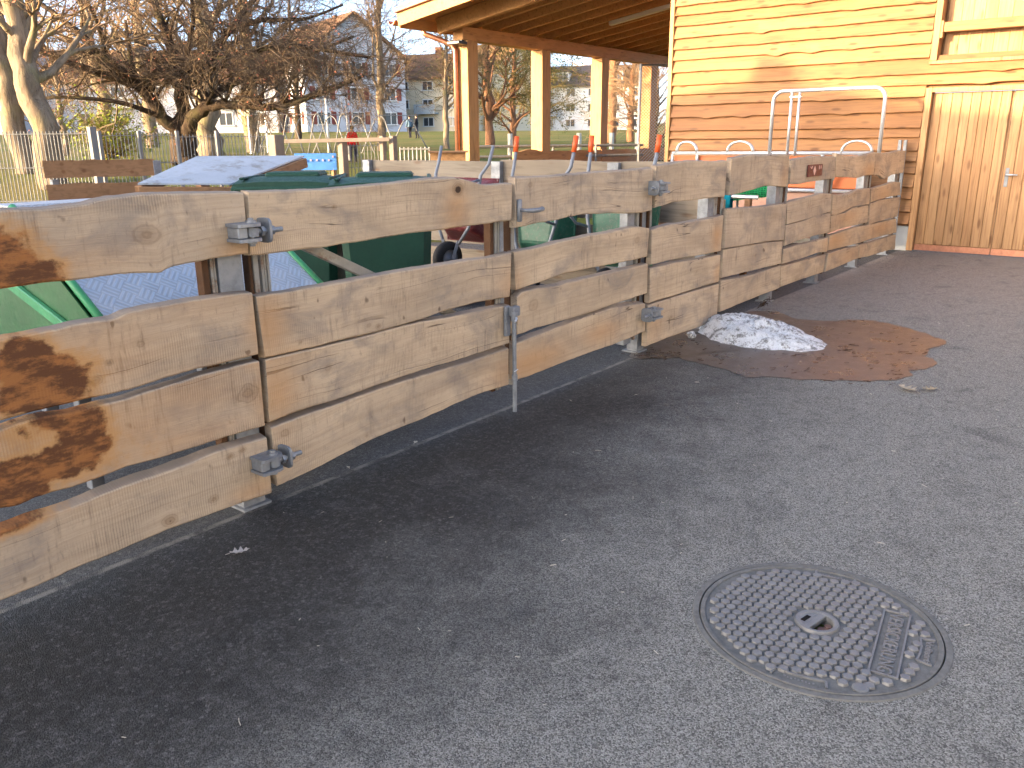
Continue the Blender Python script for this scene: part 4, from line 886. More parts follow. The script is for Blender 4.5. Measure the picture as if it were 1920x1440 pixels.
def build_box():
    t = thing('roofed_box', 'wooden box under a sloping blue grey sheet roof', 'box', (3.7, 5.7, 0), absolute=True)
    a, b, c, d = Vector((3.06, 5.75, 1.262)), Vector((3.62, 5.47, 1.242)), Vector((4.52, 5.74, 1.422)), Vector((3.84, 6.23, 1.428))
    up = Vector((0, 0, 0.012)); off = lambda q: [q, q + up]
    mb = MB(); mb.add([a, b, c, d, a + up, b + up, c + up, d + up], [(3, 2, 1, 0), (4, 5, 6, 7), (0, 1, 5, 4), (1, 2, 6, 5), (2, 3, 7, 6), (3, 0, 4, 7)])
    make('roof_sheet', mb, SHEET, t)
    z = Vector((0, 0, 0.045))
    make('side_rafter', MB().bar(b - z, c - z, 0.05, 0.075, c=0.004), BROWNWOOD, t); make('side_rafter', MB().bar(a - z, d - z, 0.05, 0.075, c=0.004), BROWNWOOD, t)
    make('front_batten', MB().bar(a - z * 0.8, b - z * 0.8, 0.04, 0.05, c=0.004), BROWNWOOD, t)
    for p in (a, b, c, d):
        q = lerp(p, (a + b + c + d) / 4, 0.12); make('corner_post', MB().box(q.x - .04, q.x + .04, q.y - .04, q.y + .04, 0.0, q.z - 0.10, 0.004), BROWNWOOD, t)
    for p, q in ((a, b), (b, c), (d, a)):
        for k in range(5):
            u, v = lerp(p, (a + b + c + d) / 4, 0.07), lerp(q, (a + b + c + d) / 4, 0.07)
            make('plank', MB().bar((u.x, u.y, 0.14 + 0.215 * k), (v.x, v.y, 0.14 + 0.215 * k), 0.025, 0.19, c=0.004), BROWNWOOD, t)
build_box()

def build_back_fence():
    t = thing('cross_fence', 'silvered plank fence crossing the yard behind the wheelbarrows', 'fence', (6.95, 5.3, 0), absolute=True)
    def wavy(y0, y1, zb, zt, seed):
        n = 40; top = [(lerp(y0, y1, k / n), zt + 0.022 * noise.noise(Vector((lerp(y0, y1, k / n) * 1.3, seed, 0)))) for k in range(n + 1)]; bot = [(y, zb + 0.012 * noise.noise(Vector((y * 1.5, seed + 7, 0)))) for y, _ in top]
        make('plank', MB().prism(bot + top[::-1], 6.93, 6.975, lambda u, v, w: Vector((w, u, v))), GREYWOOD, t)
    for r, (zb, zt) in enumerate(((1.10, 1.345), (0.80, 1.03), (0.45, 0.74), (0.10, 0.40))):
        wavy(3.10, 5.60, zb, zt, 10 + r); wavy(5.63, 7.72, zb, zt - 0.015, 20 + r)
    for y in (3.2, 4.2, 5.62, 7.6):
        make('steel_post', MB().box(6.87, 6.925, y - 0.06, y + 0.06, 0.0, 1.33, 0.003), GALV, t)
build_back_fence()

def build_barrow(label, paint, y, x, grips, lean, turn=0.0, lift=0.0):
    """A wheelbarrow stood on its nose: wheel low, handles up, tray underside towards the gate."""
    t = thing('wheelbarrow', label, 'wheelbarrow', (x, y, lift), turn, 'wheelbarrows stood upright against the cross fence')
    # local: x away from the viewer (towards the fence), y sideways, z up along the handles
    S = lambda a, z: a + lean * z
    tube = MB()
    for s in (-1, 1):
        tube.tube([(S(-0.02, .40), s * 0.10, .40), (S(0.0, .58), s * 0.20, .58), (S(0.02, .85), s * 0.27, .85), (S(0.03, 1.18), s * 0.30, 1.18), (S(0.10, 1.32), s * 0.335, 1.30), (S(0.14, 1.56), s * 0.345, 1.50)], 0.017, 10)
    make('frame', tube, FRAMEGREY, t, True, centre=False)
    leg = MB()
    for s in (-1, 1):
        leg.tube([(S(0.0, .78), s * 0.26, .78), (S(-0.16, .80), s * 0.27, .82), (S(-0.27, .84), s * 0.27, .90), (S(-0.27, .96), s * 0.27, 1.02), (S(-0.16, 1.1), s * 0.28, 1.09), (S(0.02, 1.14), s * 0.295, 1.13)], 0.013, 8)
    leg.tube([(S(-0.27, .86), -0.27, .96), (S(-0.27, .86), 0.27, .96)], 0.011, 8)
    make('leg_hoop', leg, FRAMEGREY, t, True, centre=False)
    if grips:
        for s in (-1, 1): make('grip', MB().tube([(S(0.125, 1.47), s * 0.342, 1.43), (S(0.145, 1.58), s * 0.347, 1.575)], 0.024, 12), ORANGE, t, True, centre=False)
    # tray: open side against the fence
    mb = MB(); o = [(0.05, .46, .20), (0.05, 1.06, .27)]; vs = []
    lo = [(S(0.04, .55), -.20, .56), (S(0.04, .55), .20, .56), (S(0.05, 1.0), .26, 1.02), (S(0.05, 1.0), -.26, 1.02)]; hi = [(S(0.26, .4), -.29, .40), (S(0.26, .4), .29, .40), (S(0.24, 1.12), .36, 1.13), (S(0.24, 1.12), -.36, 1.13)]
    q = [tuple(lerp(Vector(p), Vector((S(0.05, .8), 0, .8)), 0.0)) for p in lo]
    mb.add(lo + hi, [(0, 1, 2, 3), (0, 4, 5, 1), (1, 5, 6, 2), (2, 6, 7, 3), (3, 7, 4, 0)])
    tr = make('tray', mb, paint, t, centre=False)
    so = tr.modifiers.new('bevel', 'BEVEL'); so.width = 0.05; so.segments = 3; so.limit_method = 'ANGLE'
    sl = tr.modifiers.new('solid', 'SOLIDIFY'); sl.thickness = 0.004
    make('tray_rim', MB().tube([hi[0], hi[1], hi[2], hi[3]], 0.012, 8, closed=True), paint, t, centre=False)
    wz = 0.235
    wh = make('wheel', MB().lathe([(0.105, -0.04), (0.150, -0.046), (0.190, -0.030), (0.200, 0.0), (0.190, 0.030), (0.150, 0.046), (0.105, 0.04)], (S(-0.06, .25), 0, wz), 32, 1), RUBBER, t, True, centre=False)
    make('rim', MB().lathe([(0.0005, -0.03), (0.03, -0.045), (0.04, -0.02), (0.095, -0.015), (0.112, -0.042), (0.118, 0.0), (0.112, 0.042), (0.095, 0.015), (0.04, 0.02), (0.03, 0.045), (0.0005, 0.03)], (S(-0.06, .25), 0, wz), 28, 1), FRAMEGREY, wh, True, centre=False)
    make('fork', MB().bar((S(-0.06, .25), -0.07, wz), (S(-0.02, .42), -0.10, .44), 0.012, 0.03).bar((S(-0.06, .25), 0.07, wz), (S(-0.02, .42), 0.10, .44), 0.012, 0.03).tube([(S(-0.06, .25), -0.08, wz), (S(-0.06, .25), 0.08, wz)], 0.010, 8), FRAMEGREY, t, centre=False)
    return t
build_barrow('dark red wheelbarrow stood upright, leftmost against the cross fence', BARROWRED, 5.68, 6.20, False, 0.10, lift=0.20).scale = (1, 1, 0.86)
pal = thing('wooden_pallet', 'low wooden pallet under the red wheelbarrow', 'pallet', (6.2, 5.68, 0), absolute=True)
for k in range(5): make('slat', MB().box(5.82 + 0.15 * k, 5.93 + 0.15 * k, 5.25, 6.10, 0.171, 0.199, 0.003), BROWNWOOD, pal)
for k in range(3): make('bearer', MB().box(5.82, 6.53, 5.27 + 0.37 * k, 5.35 + 0.37 * k, 0.0, 0.17, 0.004), BROWNWOOD, pal)
build_barrow('green wheelbarrow stood upright next to the red one, orange grips', BARROWGREEN, 4.80, 6.36, True, 0.08)
build_barrow('green wheelbarrow stood upright, rightmost against the cross fence', BARROWGREEN, 3.94, 6.40, True, 0.06)

def build_yard_bits():
    tag(make('ladder_board', MB().bar((5.72, 3.42, 0.02), (6.02, 3.34, 1.02), 0.030, 0.085, up=(1, 0, 0), c=0.004), mat_plain('pale_blue_white_board', (0.48, 0.58, 0.68), 0.5, 0.4, 0.2, 6, (0.5, 0.47, 0.38))), 'pale blue white board leaning behind the gate leaf with the handle', 'board')
    # the spare plank bay beyond the container
    t = thing('plank_hurdle', 'short brown plank hurdle with end post in front of the wire fence', 'fence', (4.2, 8.6, 0), absolute=True)
    a, b = Vector((3.72, 8.74, 0)), Vector((4.62, 8.30, 0))
    for zb, zt in ((1.22, 1.385), (0.95, 1.16), (0.62, 0.90), (0.3, 0.58)):
        mb = MB(); n = 16; d = (b - a); per = Vector((-d.y, d.x, 0)).normalized() * 0.022; vs = []
        for k in range(n + 1):
            p = a + d * (k / n); e = 0.012 * noise.noise(Vector((k * 0.5, zb * 9, 0)))
            vs += [p - per + Vector((0, 0, zb + e)), p - per + Vector((0, 0, zt + e)), p + per + Vector((0, 0, zt + e)), p + per + Vector((0, 0, zb + e))]
        mb.add(vs, [(k * 4 + j, k * 4 + (j + 1) % 4, (k + 1) * 4 + (j + 1) % 4, (k + 1) * 4 + j) for k in range(n) for j in range(4)] + [(0, 1, 2, 3), tuple(range(n * 4, n * 4 + 4))[::-1]])
        make('plank', mb, BROWNWOOD, t)
    make('steel_post', MB().box(4.60, 4.68, 8.28, 8.36, 0.0, 1.37, 0.003), GALV, t); make('steel_post', MB().box(3.78, 3.84, 8.73, 8.79, 0.0, 1.2, 0.003), GALV, t)
build_yard_bits()

def build_rack():
    """Galvanised livestock rack with orange panels in front of the barn wall."""
    t = thing('livestock_rack', 'galvanised tube rack with orange panels along the barn wall', 'rack', (11.9, 4.9, 0), absolute=True)
    X = 12.0; y0, y1 = 3.30, 6.26
    make('top_rail', MB().tube([(X, y1, 1.325), (X, y0, 1.335)], 0.028, 12), GALVL, t, True)
    make('lower_rail', MB().tube([(X - 0.02, y1, 0.825), (X - 0.02, y0, 0.825)], 0.026, 12), GALVL, t, True)
    for y in (y1, y1 - 0.42, 4.62, 3.95, 3.40): make('upright', MB().tube([(X + 0.002, y, 0.02), (X + 0.002, y, 1.31)], 0.024, 10), GALVL, t, True)
    for y, w in ((6.02, 0.17), (5.16, 0.20), (3.50, 0.20)):
        for dx in (-0.02, 0.025):
            path = [(X + dx, y + w * math.cos(a), 1.33 + 0.165 * math.sin(a) ** 0.8) for a in [math.pi * k / 12 for k in range(13)]]
            make('hoop', MB().tube(path, 0.013, 8), GALVL, t, True)
    for a, b in ((y1 - 0.03, 4.66), (4.58, 3.44)): make('panel', MB().box(X + 0.035, X + 0.05, b, a, 0.86, 1.285, 0.002), ORPANEL, t)
    make('panel', MB().box(X + 0.035, X + 0.05, 3.44, y1 - 0.03, 0.15, 0.79, 0.002), mat_plain('brown_panel', (0.30, 0.175, 0.13), 0.6, 0.3, 0.2, 3), t)
    # tall hoop of tube standing on the rail
    ya, yb, z1, r = 4.70, 3.20, 2.165, 0.14
    arc = lambda cy, cz, a0, a1: [(X - 0.035, cy + r * math.cos(lerp(a0, a1, k / 6)), cz + r * math.sin(lerp(a0, a1, k / 6))) for k in range(7)]
    make('tall_hoop', MB().tube([(X - 0.035, ya, 1.28)] + arc(ya - r, z1 - r, 0, math.pi / 2) + arc(yb + r, z1 - r, math.pi / 2, math.pi) + [(X - 0.035, yb, 1.28)], 0.026, 12), GALVL, t, True)
    for y in (4.44, 4.33): make('hoop_bar', MB().tube([(X - 0.035, y, 1.30), (X - 0.035, y - 0.0, z1 - 0.01)], 0.020, 10), GALVL, t, True)
    make('hoop_clip', MB().box(X - 0.055, X - 0.015, 4.30, 4.47, z1 - 0.09, z1 - 0.07, 0.003), GALVL, t)
    make('brace', MB().bar((X - 0.06, 3.95, 0.60), (X - 0.06, 3.66, 1.25), 0.02, 0.06, c=0.003), GALV, t)
    # a bracket fixed between the fence end and the barn
    tag(make('wall_bracket', MB().box(12.46, 12.50, 2.99, 3.03, 0.1, 1.50, 0.003).box(12.46, 12.50, 3.06, 3.10, 0.1, 1.50, 0.003), GALV), 'pair of zinc channels at the far end of the fence by the barn', 'bracket')
build_rack()

def build_net():
    t = thing('net_basket', 'bright green plastic net basket behind the middle of the fence', 'basket', (9.55, 3.95, 0), absolute=True)
    net = mat_plain('green_net_plastic', (0.012, 0.30, 0.095), 0.5, 0.4, 0.3, 10)
    a, b = Vector((9.35, 4.22, 0.90)), Vector((9.62, 3.60, 0.98)); mb = MB(); n = 22; m = 7
    d = (b - a); up = Vector((0.02, 0, 0.15))
    P = lambda i, j: a + d * (i / n) + up * (j / m - 0.5) + Vector((-0.05 * math.sin(math.pi * j / m), 0, 0))
    for i in range(n + 1): mb.tube([P(i, j) for j in range(m + 1)], 0.0055, 5)
    for j in range(m + 1): mb.tube([P(i, j) for i in range(n + 1)], 0.0055, 5)
    stuff(make('net', mb, net, t))
    make('liner', MB().add([P(0, 0) + Vector((.02, 0, 0)), P(n, 0) + Vector((.02, 0, 0)), P(n, m) + Vector((.02, 0, 0)), P(0, m) + Vector((.02, 0, 0)), P(0, 0) + Vector((.32, 0.1, 0)), P(n, 0) + Vector((.32, .1, 0)), P(n, m) + Vector((.32, .1, 0)), P(0, m) + Vector((.32, .1, 0))],
         [(0, 1, 2, 3), (0, 4, 5, 1), (1, 5, 6, 2), (0, 3, 7, 4), (4, 7, 6, 5)]), mat_plain('green_liner', (0.006, 0.13, 0.05), 0.6, 0.3), t)
    for q in (0.2, 0.8): p = a + d * q; make('leg', MB().tube([(p.x + 0.15, p.y, 0.0), (p.x + 0.15, p.y, 0.86)], 0.016, 8), GALV, t)
    make('strut', MB().bar((9.30, 4.06, 0.72), (9.32, 4.22, 0.98), 0.012, 0.035), GALV, t)
    # low brown trough with cloths lying on it, seen through the gap by the right hinge
    tr = thing('feed_trough', 'brown wooden feed trough with cloths behind the fence right of the gate', 'trough', (7.9, 3.9, 0), absolute=True)
    make('side_board', MB().box(7.9, 7.94, 3.2, 4.8, 0.35, 0.80, 0.005), BROWNWOOD, tr); make('side_board', MB().box(8.5, 8.54, 3.2, 4.8, 0.35, 0.80, 0.005), BROWNWOOD, tr); make('end_board', MB().box(7.945, 8.495, 3.2, 3.24, 0.35, 0.78, 0.005), BROWNWOOD, tr)
    make('trough_floor', MB().box(7.945, 8.495, 3.245, 4.79, 0.36, 0.39), BROWNWOOD, tr); make('rail', MB().tube([(8.2, 3.3, 0.97), (8.2, 4.6, 0.97)], 0.02, 10), GALVL, tr)
    for y in (3.4, 4.6): make('leg', MB().box(8.17, 8.23, y - .03, y + .03, 0, 0.95, 0.004), BROWNWOOD, tr)
    def cloth(nm, label, y0, y1, col):
        mb = MB(); vs = []; n = 10
        for i in range(n + 1):
            y = lerp(y0, y1, i / n)
            for j in range(9):
                a = math.pi * j / 8; rr = 0.035 + 0.008 * noise.noise(Vector((y * 20, j * 0.7, 1))); z = 0.97 + rr * math.sin(a); x = 8.2 - rr * math.cos(a)
                if j in (0, 8): z -= 0.17 + 0.03 * noise.noise(Vector((y * 9, j, 3)))
                vs.append((x, y, z))
        mb.add(vs, [(i * 9 + j, i * 9 + j + 1, (i + 1) * 9 + j + 1, (i + 1) * 9 + j) for i in range(n) for j in range(8)])
        o = make(nm, mb, mat_plain(nm + '_cotton', col, 0.9, 0.1, 0.3, 10), None, True); sm = o.modifiers.new('s', 'SOLIDIFY'); sm.thickness = 0.004; tag(o, label, 'cloth')
    cloth('teal_cloth', 'teal cloth hanging over the trough rail', 3.58, 3.70, (0.006, 0.20, 0.27)); cloth('dark_blue_cloth', 'dark navy cloth hanging over the trough rail', 3.80, 3.98, (0.010, 0.014, 0.035))
build_net()

# ------------------------------------------------------------------ snow, leaves, twigs
def build_litter():
    # snow heap: rough mound, longer towards the open yard
    mb = MB(); n, m = 96, 40; vs = []; c = Vector((6.35, 2.46))
    for i in range(n):
        a = 2 * math.pi * i / n
        rx = 0.37 + 0.05 * math.cos(2 * a + 0.6); ry = 0.57
        R = 1 + 0.10 * noise.noise(Vector((math.cos(a) * 2, math.sin(a) * 2, 4))) + 0.07 * noise.noise(Vector((math.cos(a) * 6, math.sin(a) * 6, 7)))
        for j in range(1, m + 1):
            s = j / m; x = c.x + rx * R * s * math.cos(a) + 0.10 * s * math.sin(a); y = c.y + ry * R * s * math.sin(a)
            hgt = 0.205 * (1 - s ** 2.6) * (0.66 + 0.42 * math.sin(a) * s) ; q = Vector((x, y, 0))
            hgt *= 1 + 0.30 * noise.noise(q * 6) ; hgt += (1 - s ** 4) * (0.020 * noise.noise(q * 17) + 0.014 * noise.noise(q * 41))
            vs.append((x, y, max(0.004, hgt) if j < m else 0.001))
    vs.append((c.x, c.y, 0.15)); k = len(vs) - 1
    mb.add(vs, [(i * m + j, ((i + 1) % n) * m + j, ((i + 1) % n) * m + j + 1, i * m + j + 1) for i in range(n) for j in range(m - 1)] + [(k, ((i + 1) % n) * m, i * m) for i in range(n)])
    tag(make('snow_heap', mb, SNOW, None, True), 'low heap of dirty old snow against the fence', 'snow')
    lump = MB()
    bm = bmesh.new(); bmesh.ops.create_icosphere(bm, subdivisions=3, radius=0.035)
    for v in bm.verts: v.co *= 1 + 0.35 * noise.noise(v.co * 40); v.co.z *= 0.9
    me = bpy.data.meshes.new('snow_lump'); bm.to_mesh(me); bm.free()
    tag(link('snow_lump', me, SNOW, None, (5.99, 2.88, 0.028), None, True), 'small round lump of snow left of the heap', 'snow')
    def leaf(x, y, size, rot, label, col, seed):
        """A lobed oak leaf, curled."""
        rr = random.Random(seed); pts = []
        for k in range(25):
            t = k / 24; w = 0.34 * math.sin(math.pi * min(1, t * 1.04)) ** 0.7 * (0.62 + 0.38 * math.cos(t * 22)); pts.append((t - 0.5, w))
        mb = MB(); vs = []
        for u, w in pts:
            for s in (-1, -0.5, 0, 0.5, 1):
                vs.append((u * size, s * w * size * (1 + 0.2 * rr.random()), 0.008 + 0.20 * size * abs(s) ** 2 * w * 2 + 0.10 * size * (u * 2) ** 2 + 0.004 * rr.random()))
        mb.add(vs, [(i * 5 + j, i * 5 + j + 1, (i + 1) * 5 + j + 1, (i + 1) * 5 + j) for i in range(24) for j in range(4)])
        mb.tube([(-0.5 * size, 0, 0.012), (-0.72 * size, 0.05 * size, 0.008)], 0.0012, 4)
        o = make('oak_leaf', mb, mat_plain('dry_leaf', col, 0.8, 0.2, 0.4, 40), None, True, False, (x, y, 0.002)); o.rotation_euler = (0, 0, rot)
        sm = o.modifiers.new('s', 'SOLIDIFY'); sm.thickness = 0.0008
        return tag(o, label, 'leaf', 'fallen leaves on the asphalt')
    leaf(1.621, 2.641, 0.075, -0.5, 'pale grey lobed leaf on dark asphalt near the stained fence bay', (0.55, 0.50, 0.45), 1)
    leaf(5.48, 1.13, 0.14, 1.1, 'larger pale dry leaf right of the damp patch, nearest the viewer of two', (0.40, 0.34, 0.26), 2)
    leaf(5.56, 1.02, 0.10, 2.3, 'smaller dry leaf touching the larger one right of the damp patch', (0.36, 0.29, 0.20), 3)
    leaf(2.91, 2.95, 0.030, 0.3, 'tiny pale leaf scrap on the asphalt joint under the gate', (0.60, 0.56, 0.48), 4)
    leaf(2.46, 2.97, 0.022, 1.4, 'tiny pale scrap on the asphalt joint nearer the left hinge', (0.55, 0.5, 0.42), 5)
    # twigs, needles and crumbs too small to count
    tw = MB(); rr = random.Random(5)
    for k in range(190):
        x, y = rr.uniform(5.35, 7.2), rr.uniform(1.2, 2.9)
        if ((x - 6.35) / 0.45) ** 2 + ((y - 2.46) / 0.6) ** 2 < 1 or x + y * 0.3 > 7.6: continue
        a = rr.gauss(-0.9, 0.5); L = rr.uniform(0.01, 0.05) * (1.8 if rr.random() < 0.08 else 1); tw.tube([(x, y, 0.009), (x + L * math.cos(a), y + L * math.sin(a), 0.010 + 0.004 * rr.random())], rr.uniform(0.0012, 0.003), 4)
    for k in range(60):
        x, y = rr.uniform(5.2, 5.5), rr.uniform(2.7, 3.05); a = rr.uniform(0, 6.3); L = rr.uniform(0.01, 0.04); tw.tube([(x, y, 0.008), (x + L * math.cos(a), y + L * math.sin(a), 0.010)], 0.002, 4)
    stuff(make('twig_litter', tw, mat_plain('dark_twigs', (0.055, 0.030, 0.018), 0.9, 0.1), centre=False)); bpy.data.objects['twig_litter']['label'] = 'scattered dark twigs and needles on the damp patch'
    cr = MB(); rr = random.Random(9)
    for k in range(140):
        x, y = rr.uniform(0.6, 9), rr.uniform(-1.2, 2.9); a = rr.uniform(0, 6.3); L = rr.uniform(0.003, 0.022) * (1 + x * 0.15)
        if math.hypot(x - MAN.x, y - MAN.y) < 0.42: continue
        cr.tube([(x, y, 0.003), (x + L * math.cos(a), y + L * math.sin(a), 0.004)], rr.uniform(0.0008, 0.0018), 4)
    stuff(make('straw_crumbs', cr, mat_plain('pale_straw', (0.50, 0.46, 0.38), 0.8, 0.2), centre=False)); bpy.data.objects['straw_crumbs']['label'] = 'scattered pale straw bits on the asphalt'
    # dark tuft under the fence
    tf = MB()
    for k in range(10): x = 7.55 + rr.uniform(-0.12, 0.12); tf.tube([(x, 2.93, 0.0), (x + rr.uniform(-.03, .03), 2.90 + rr.uniform(-.04, .03), 0.06), (x + rr.uniform(-.08, .08), 2.86 + rr.uniform(-.05, .05), rr.uniform(0.02, 0.12))], 0.003, 4)
    tag(make('dry_tuft', tf, mat_plain('dry_stalks', (0.06, 0.035, 0.022), 0.9, 0.1)), 'dark dry tuft poking out below the fence planks', 'plant')
build_litter()

# ------------------------------------------------------------------ wire fences, rails and playground at the edge of the park
WIREGREY = mat_plain('grey_wire_coating', (0.19, 0.195, 0.195), 0.6, 0.4, 0.2, 3)
def wire_panel(parent, a, b, zb, zt, pitch=0.055, r=0.0042, name='wire_panel', rails=4, mat=None):
    mb = MB(); a, b = Vector(a), Vector(b); L = (b - a).length; n = int(L / pitch)
    for i in range(n + 1):
        p = lerp(a, b, i / n); mb.bar((p.x, p.y, zb), (p.x, p.y, zt), r * 2, r * 2)
    d = (b - a).normalized(); per = Vector((-d.y, d.x, 0)) * 0.008
    for k in range(rails):
        z = lerp(zb + 0.04, zt - 0.04, k / (rails - 1))
        for s in (-1, 1): mb.bar(a + per * s + Vector((0, 0, z)), b + per * s + Vector((0, 0, z)), r * 2.2, r * 2.2)
    return stuff(make(name, mb, mat or WIREGREY, parent))
def gpost(parent, p, zt, w=0.06, mat=None, zb=None):
    return make('fence_post', MB().box(p.x - w / 2, p.x + w / 2, p.y - w / 2, p.y + w / 2, terrain(p.x, p.y) - 0.05 if zb is None else zb, zt, 0.004), mat or WIREGREY, parent)
def build_park_edge():
    t = thing('mat_fence', 'tall grey wire mat fence at far left', 'fence', far(-0.59, 13.0), absolute=True)
    ks = [-0.80, -0.66, -0.487]
    for i in range(2): wire_panel(t, far(ks[i], 13.0), far(ks[i + 1], 13.2), 0.15, 1.72, 0.052, 0.006)
    for k in ks[1:]: gpost(t, far(k + 0.003, 13.2), 1.78, 0.10)
    t = thing('mat_fence', 'lower grey wire mat fence between the hurdle and the sheet roof', 'fence', far(-0.4, 14.5), absolute=True)
    ks = [-0.478, -0.388, -0.284]
    for i in range(2): wire_panel(t, far(ks[i], 14.0 + i * 0.5), far(ks[i + 1], 14.5 + i * 0.5), 0.3, 1.70 - i * 0.03, 0.055, 0.0045)
    for k, d in ((-0.476, 14.0), (-0.430, 14.25), (-0.386, 14.5), (-0.34, 14.7)): gpost(t, far(k, d), 1.73, 0.055)
    t = thing('rail_fence', 'timber rail fence on grey posts in front of the playground hoops', 'fence', far(-0.2, 15), absolute=True)
    gw = mat_plain('grey_post_wood', (0.24, 0.20, 0.165), 0.8, 0.2)
    for k, w, zt in ((-0.272, 0.20, 1.655), (-0.195, 0.13, 1.58), (-0.148, 0.09, 1.62), (-0.136, 0.11, 1.62)):
        p = far(k, 15.0); make('fence_post', MB().box(p.x - w / 2, p.x + w / 2, p.y - w / 2, p.y + w / 2, 0.1, zt, 0.01), gw, t)
    make('rail', MB().bar(far(-0.262, 14.9, 1.545), far(-0.140, 14.9, 1.565), 0.05, 0.065, c=0.004), gw, t)
    wire_panel(t, far(-0.262, 15.05), far(-0.20, 15.05), 0.3, 1.33, 0.06, 0.004); wire_panel(t, far(-0.19, 15.05), far(-0.15, 15.05), 0.3, 1.50, 0.06, 0.004)
    wire_panel(t, far(-0.29, 15.2), far(-0.278, 15.2), 0.3, 1.50, 0.06, 0.004)
    bp = thing('blue_panel', 'blue painted panel with pale dots beyond the sheet roof', 'panel', far(-0.228, 13.6), absolute=True)
    make('board', MB().bar(far(-0.252, 13.6, 1.23), far(-0.203, 13.6, 1.23), 0.02, 0.26, c=0.004), mat_plain('blue_board_paint', (0.05, 0.19, 0.50), 0.5, 0.4), bp)
    dots = MB()
    for k in (-0.239, -0.233, -0.226, -0.219, -0.212, -0.207):
        p = far(k, 13.58, 1.28 + 0.035 * math.sin(k * 900)); dots.bar(p - AHEAD * 0.006, p - AHEAD * 0.001, 0.03, 0.03)
    make('dots', dots, mat_plain('pale_dot_paint', (0.30, 0.26, 0.34), 0.6), bp)
    for k in (-0.248, -0.207): p = far(k, 13.63); make('leg', MB().box(p.x - .03, p.x + .03, p.y - .03, p.y + .03, terrain(p.x, p.y) - 0.03, 1.15, 0.003), BROWNWOOD, bp)
    # planter box and low pickets left of the first shelter post
    t = thing('planter_box', 'orange brown wooden planter box left of the first shelter post', 'planter', far(-0.07, 13.2), absolute=True)
    make('side_board', MB().bar(far(-0.093, 13.2, 1.26), far(-0.052, 13.2, 1.26), 0.03, 0.20, c=0.004), TIMBER, t); make('rim_board', MB().bar(far(-0.096, 13.15, 1.375), far(-0.049, 13.15, 1.375), 0.09, 0.03, c=0.003), BROWNWOOD, t)
    make('inner_board', MB().bar(far(-0.093, 13.5, 1.2), far(-0.052, 13.5, 1.2), 0.03, 0.3, c=0.004), BROWNWOOD, t)
    for k in (-0.091, -0.054): p = far(k, 13.3); make('leg', MB().box(p.x - .04, p.x + .04, p.y - .04, p.y + .04, 0.0, 1.2, 0.004), TIMBER, t)
    t = thing('picket_fence', 'low pale picket fence beyond the planter box', 'fence', far(-0.11, 19), absolute=True)
    wire_panel(t, far(-0.128, 19), far(-0.094, 19), 0.8, 1.40, 0.09, 0.014, 'pickets', 2)
    # tube barriers behind the shelter posts
    t = thing('tube_barrier', 'grey tube barrier behind the shelter posts', 'barrier', far(0.05, 19), absolute=True)
    for z in (1.40, 1.18): make('rail', MB().tube([far(-0.055, 18.6, z), far(0.035, 19.2, z), far(0.155, 20, z)], 0.03, 8), GALV, t)
    for k in (-0.05, 0.0, 0.05, 0.1, 0.15): p = far(k, 19.0 + k * 6); make('fence_post', MB().tube([(p.x, p.y, 0.5), (p.x, p.y, 1.42)], 0.03, 8), GALV, t)
    for i, k in enumerate((-0.044, 0.0, 0.039, 0.080, 0.118, 0.148)):
        p = far(k, 27); z = terrain(p.x, p.y)
        tag(make('marker_post', MB().box(p.x - .06, p.x + .06, p.y - .06, p.y + .06, z - 0.02, 1.72, 0.01), mat_plain('pale_marker', (0.62, 0.58, 0.48), 0.8)), ['pale short post left of the second shelter post on the lawn', 'pale short post just right of the second shelter post on the lawn', 'pale short post midway between the second and third shelter posts', 'pale short post just right of the third shelter post on the lawn', 'pale short post left of the fourth shelter post on the lawn', 'pale short post behind the chain link panel'][i], 'post', 'row of short posts on the lawn')
    # chain link at the barn corner
    t = thing('chain_link_panel', 'chain link panel with a brown bank behind it at the barn corner', 'fence', far(0.168, 21), absolute=True)
    mb = MB(); a, b = far(0.149, 21), far(0.192, 21); d = (b - a); L = d.length; d.normalize()
    for i in range(-22, int(L / 0.075) + 2):
        for s in (-1, 1):
            x0 = i * 0.075; z0 = 1.0; x1 = x0 + 2.35; pa, pb = x0, x1
            lo, hi = max(0, (0 - x0) / 2.35), min(1, (L - x0) / 2.35)
            if lo >= hi: continue
            if s > 0: p, q = a + d * (x0 + lo * 2.35) + Vector((0, 0, 0.9 + lo * 2.35)), a + d * (x0 + hi * 2.35) + Vector((0, 0, 0.9 + hi * 2.35))
            else: p, q = a + d * (x0 + lo * 2.35) + Vector((0, 0, 3.25 - lo * 2.35)), a + d * (x0 + hi * 2.35) + Vector((0, 0, 3.25 - hi * 2.35))
            mb.bar(p, q, 0.006, 0.006)
    stuff(make('mesh', mb, GALVL, t))
    for z in (0.95, 3.22): make('rail', MB().tube([a + Vector((0, 0, z)), b + Vector((0, 0, z))], 0.025, 8), GALV, t)
    make('fence_post', MB().tube([a + Vector((0, 0, 0.5)), a + Vector((0, 0, 3.25))], 0.035, 8), GALVL, t)
    # playground hoops
    t = thing('playground_hoops', 'row of silver playground hoops on the lawn left of the shelter', 'playground frame', far(-0.23, 27), absolute=True)
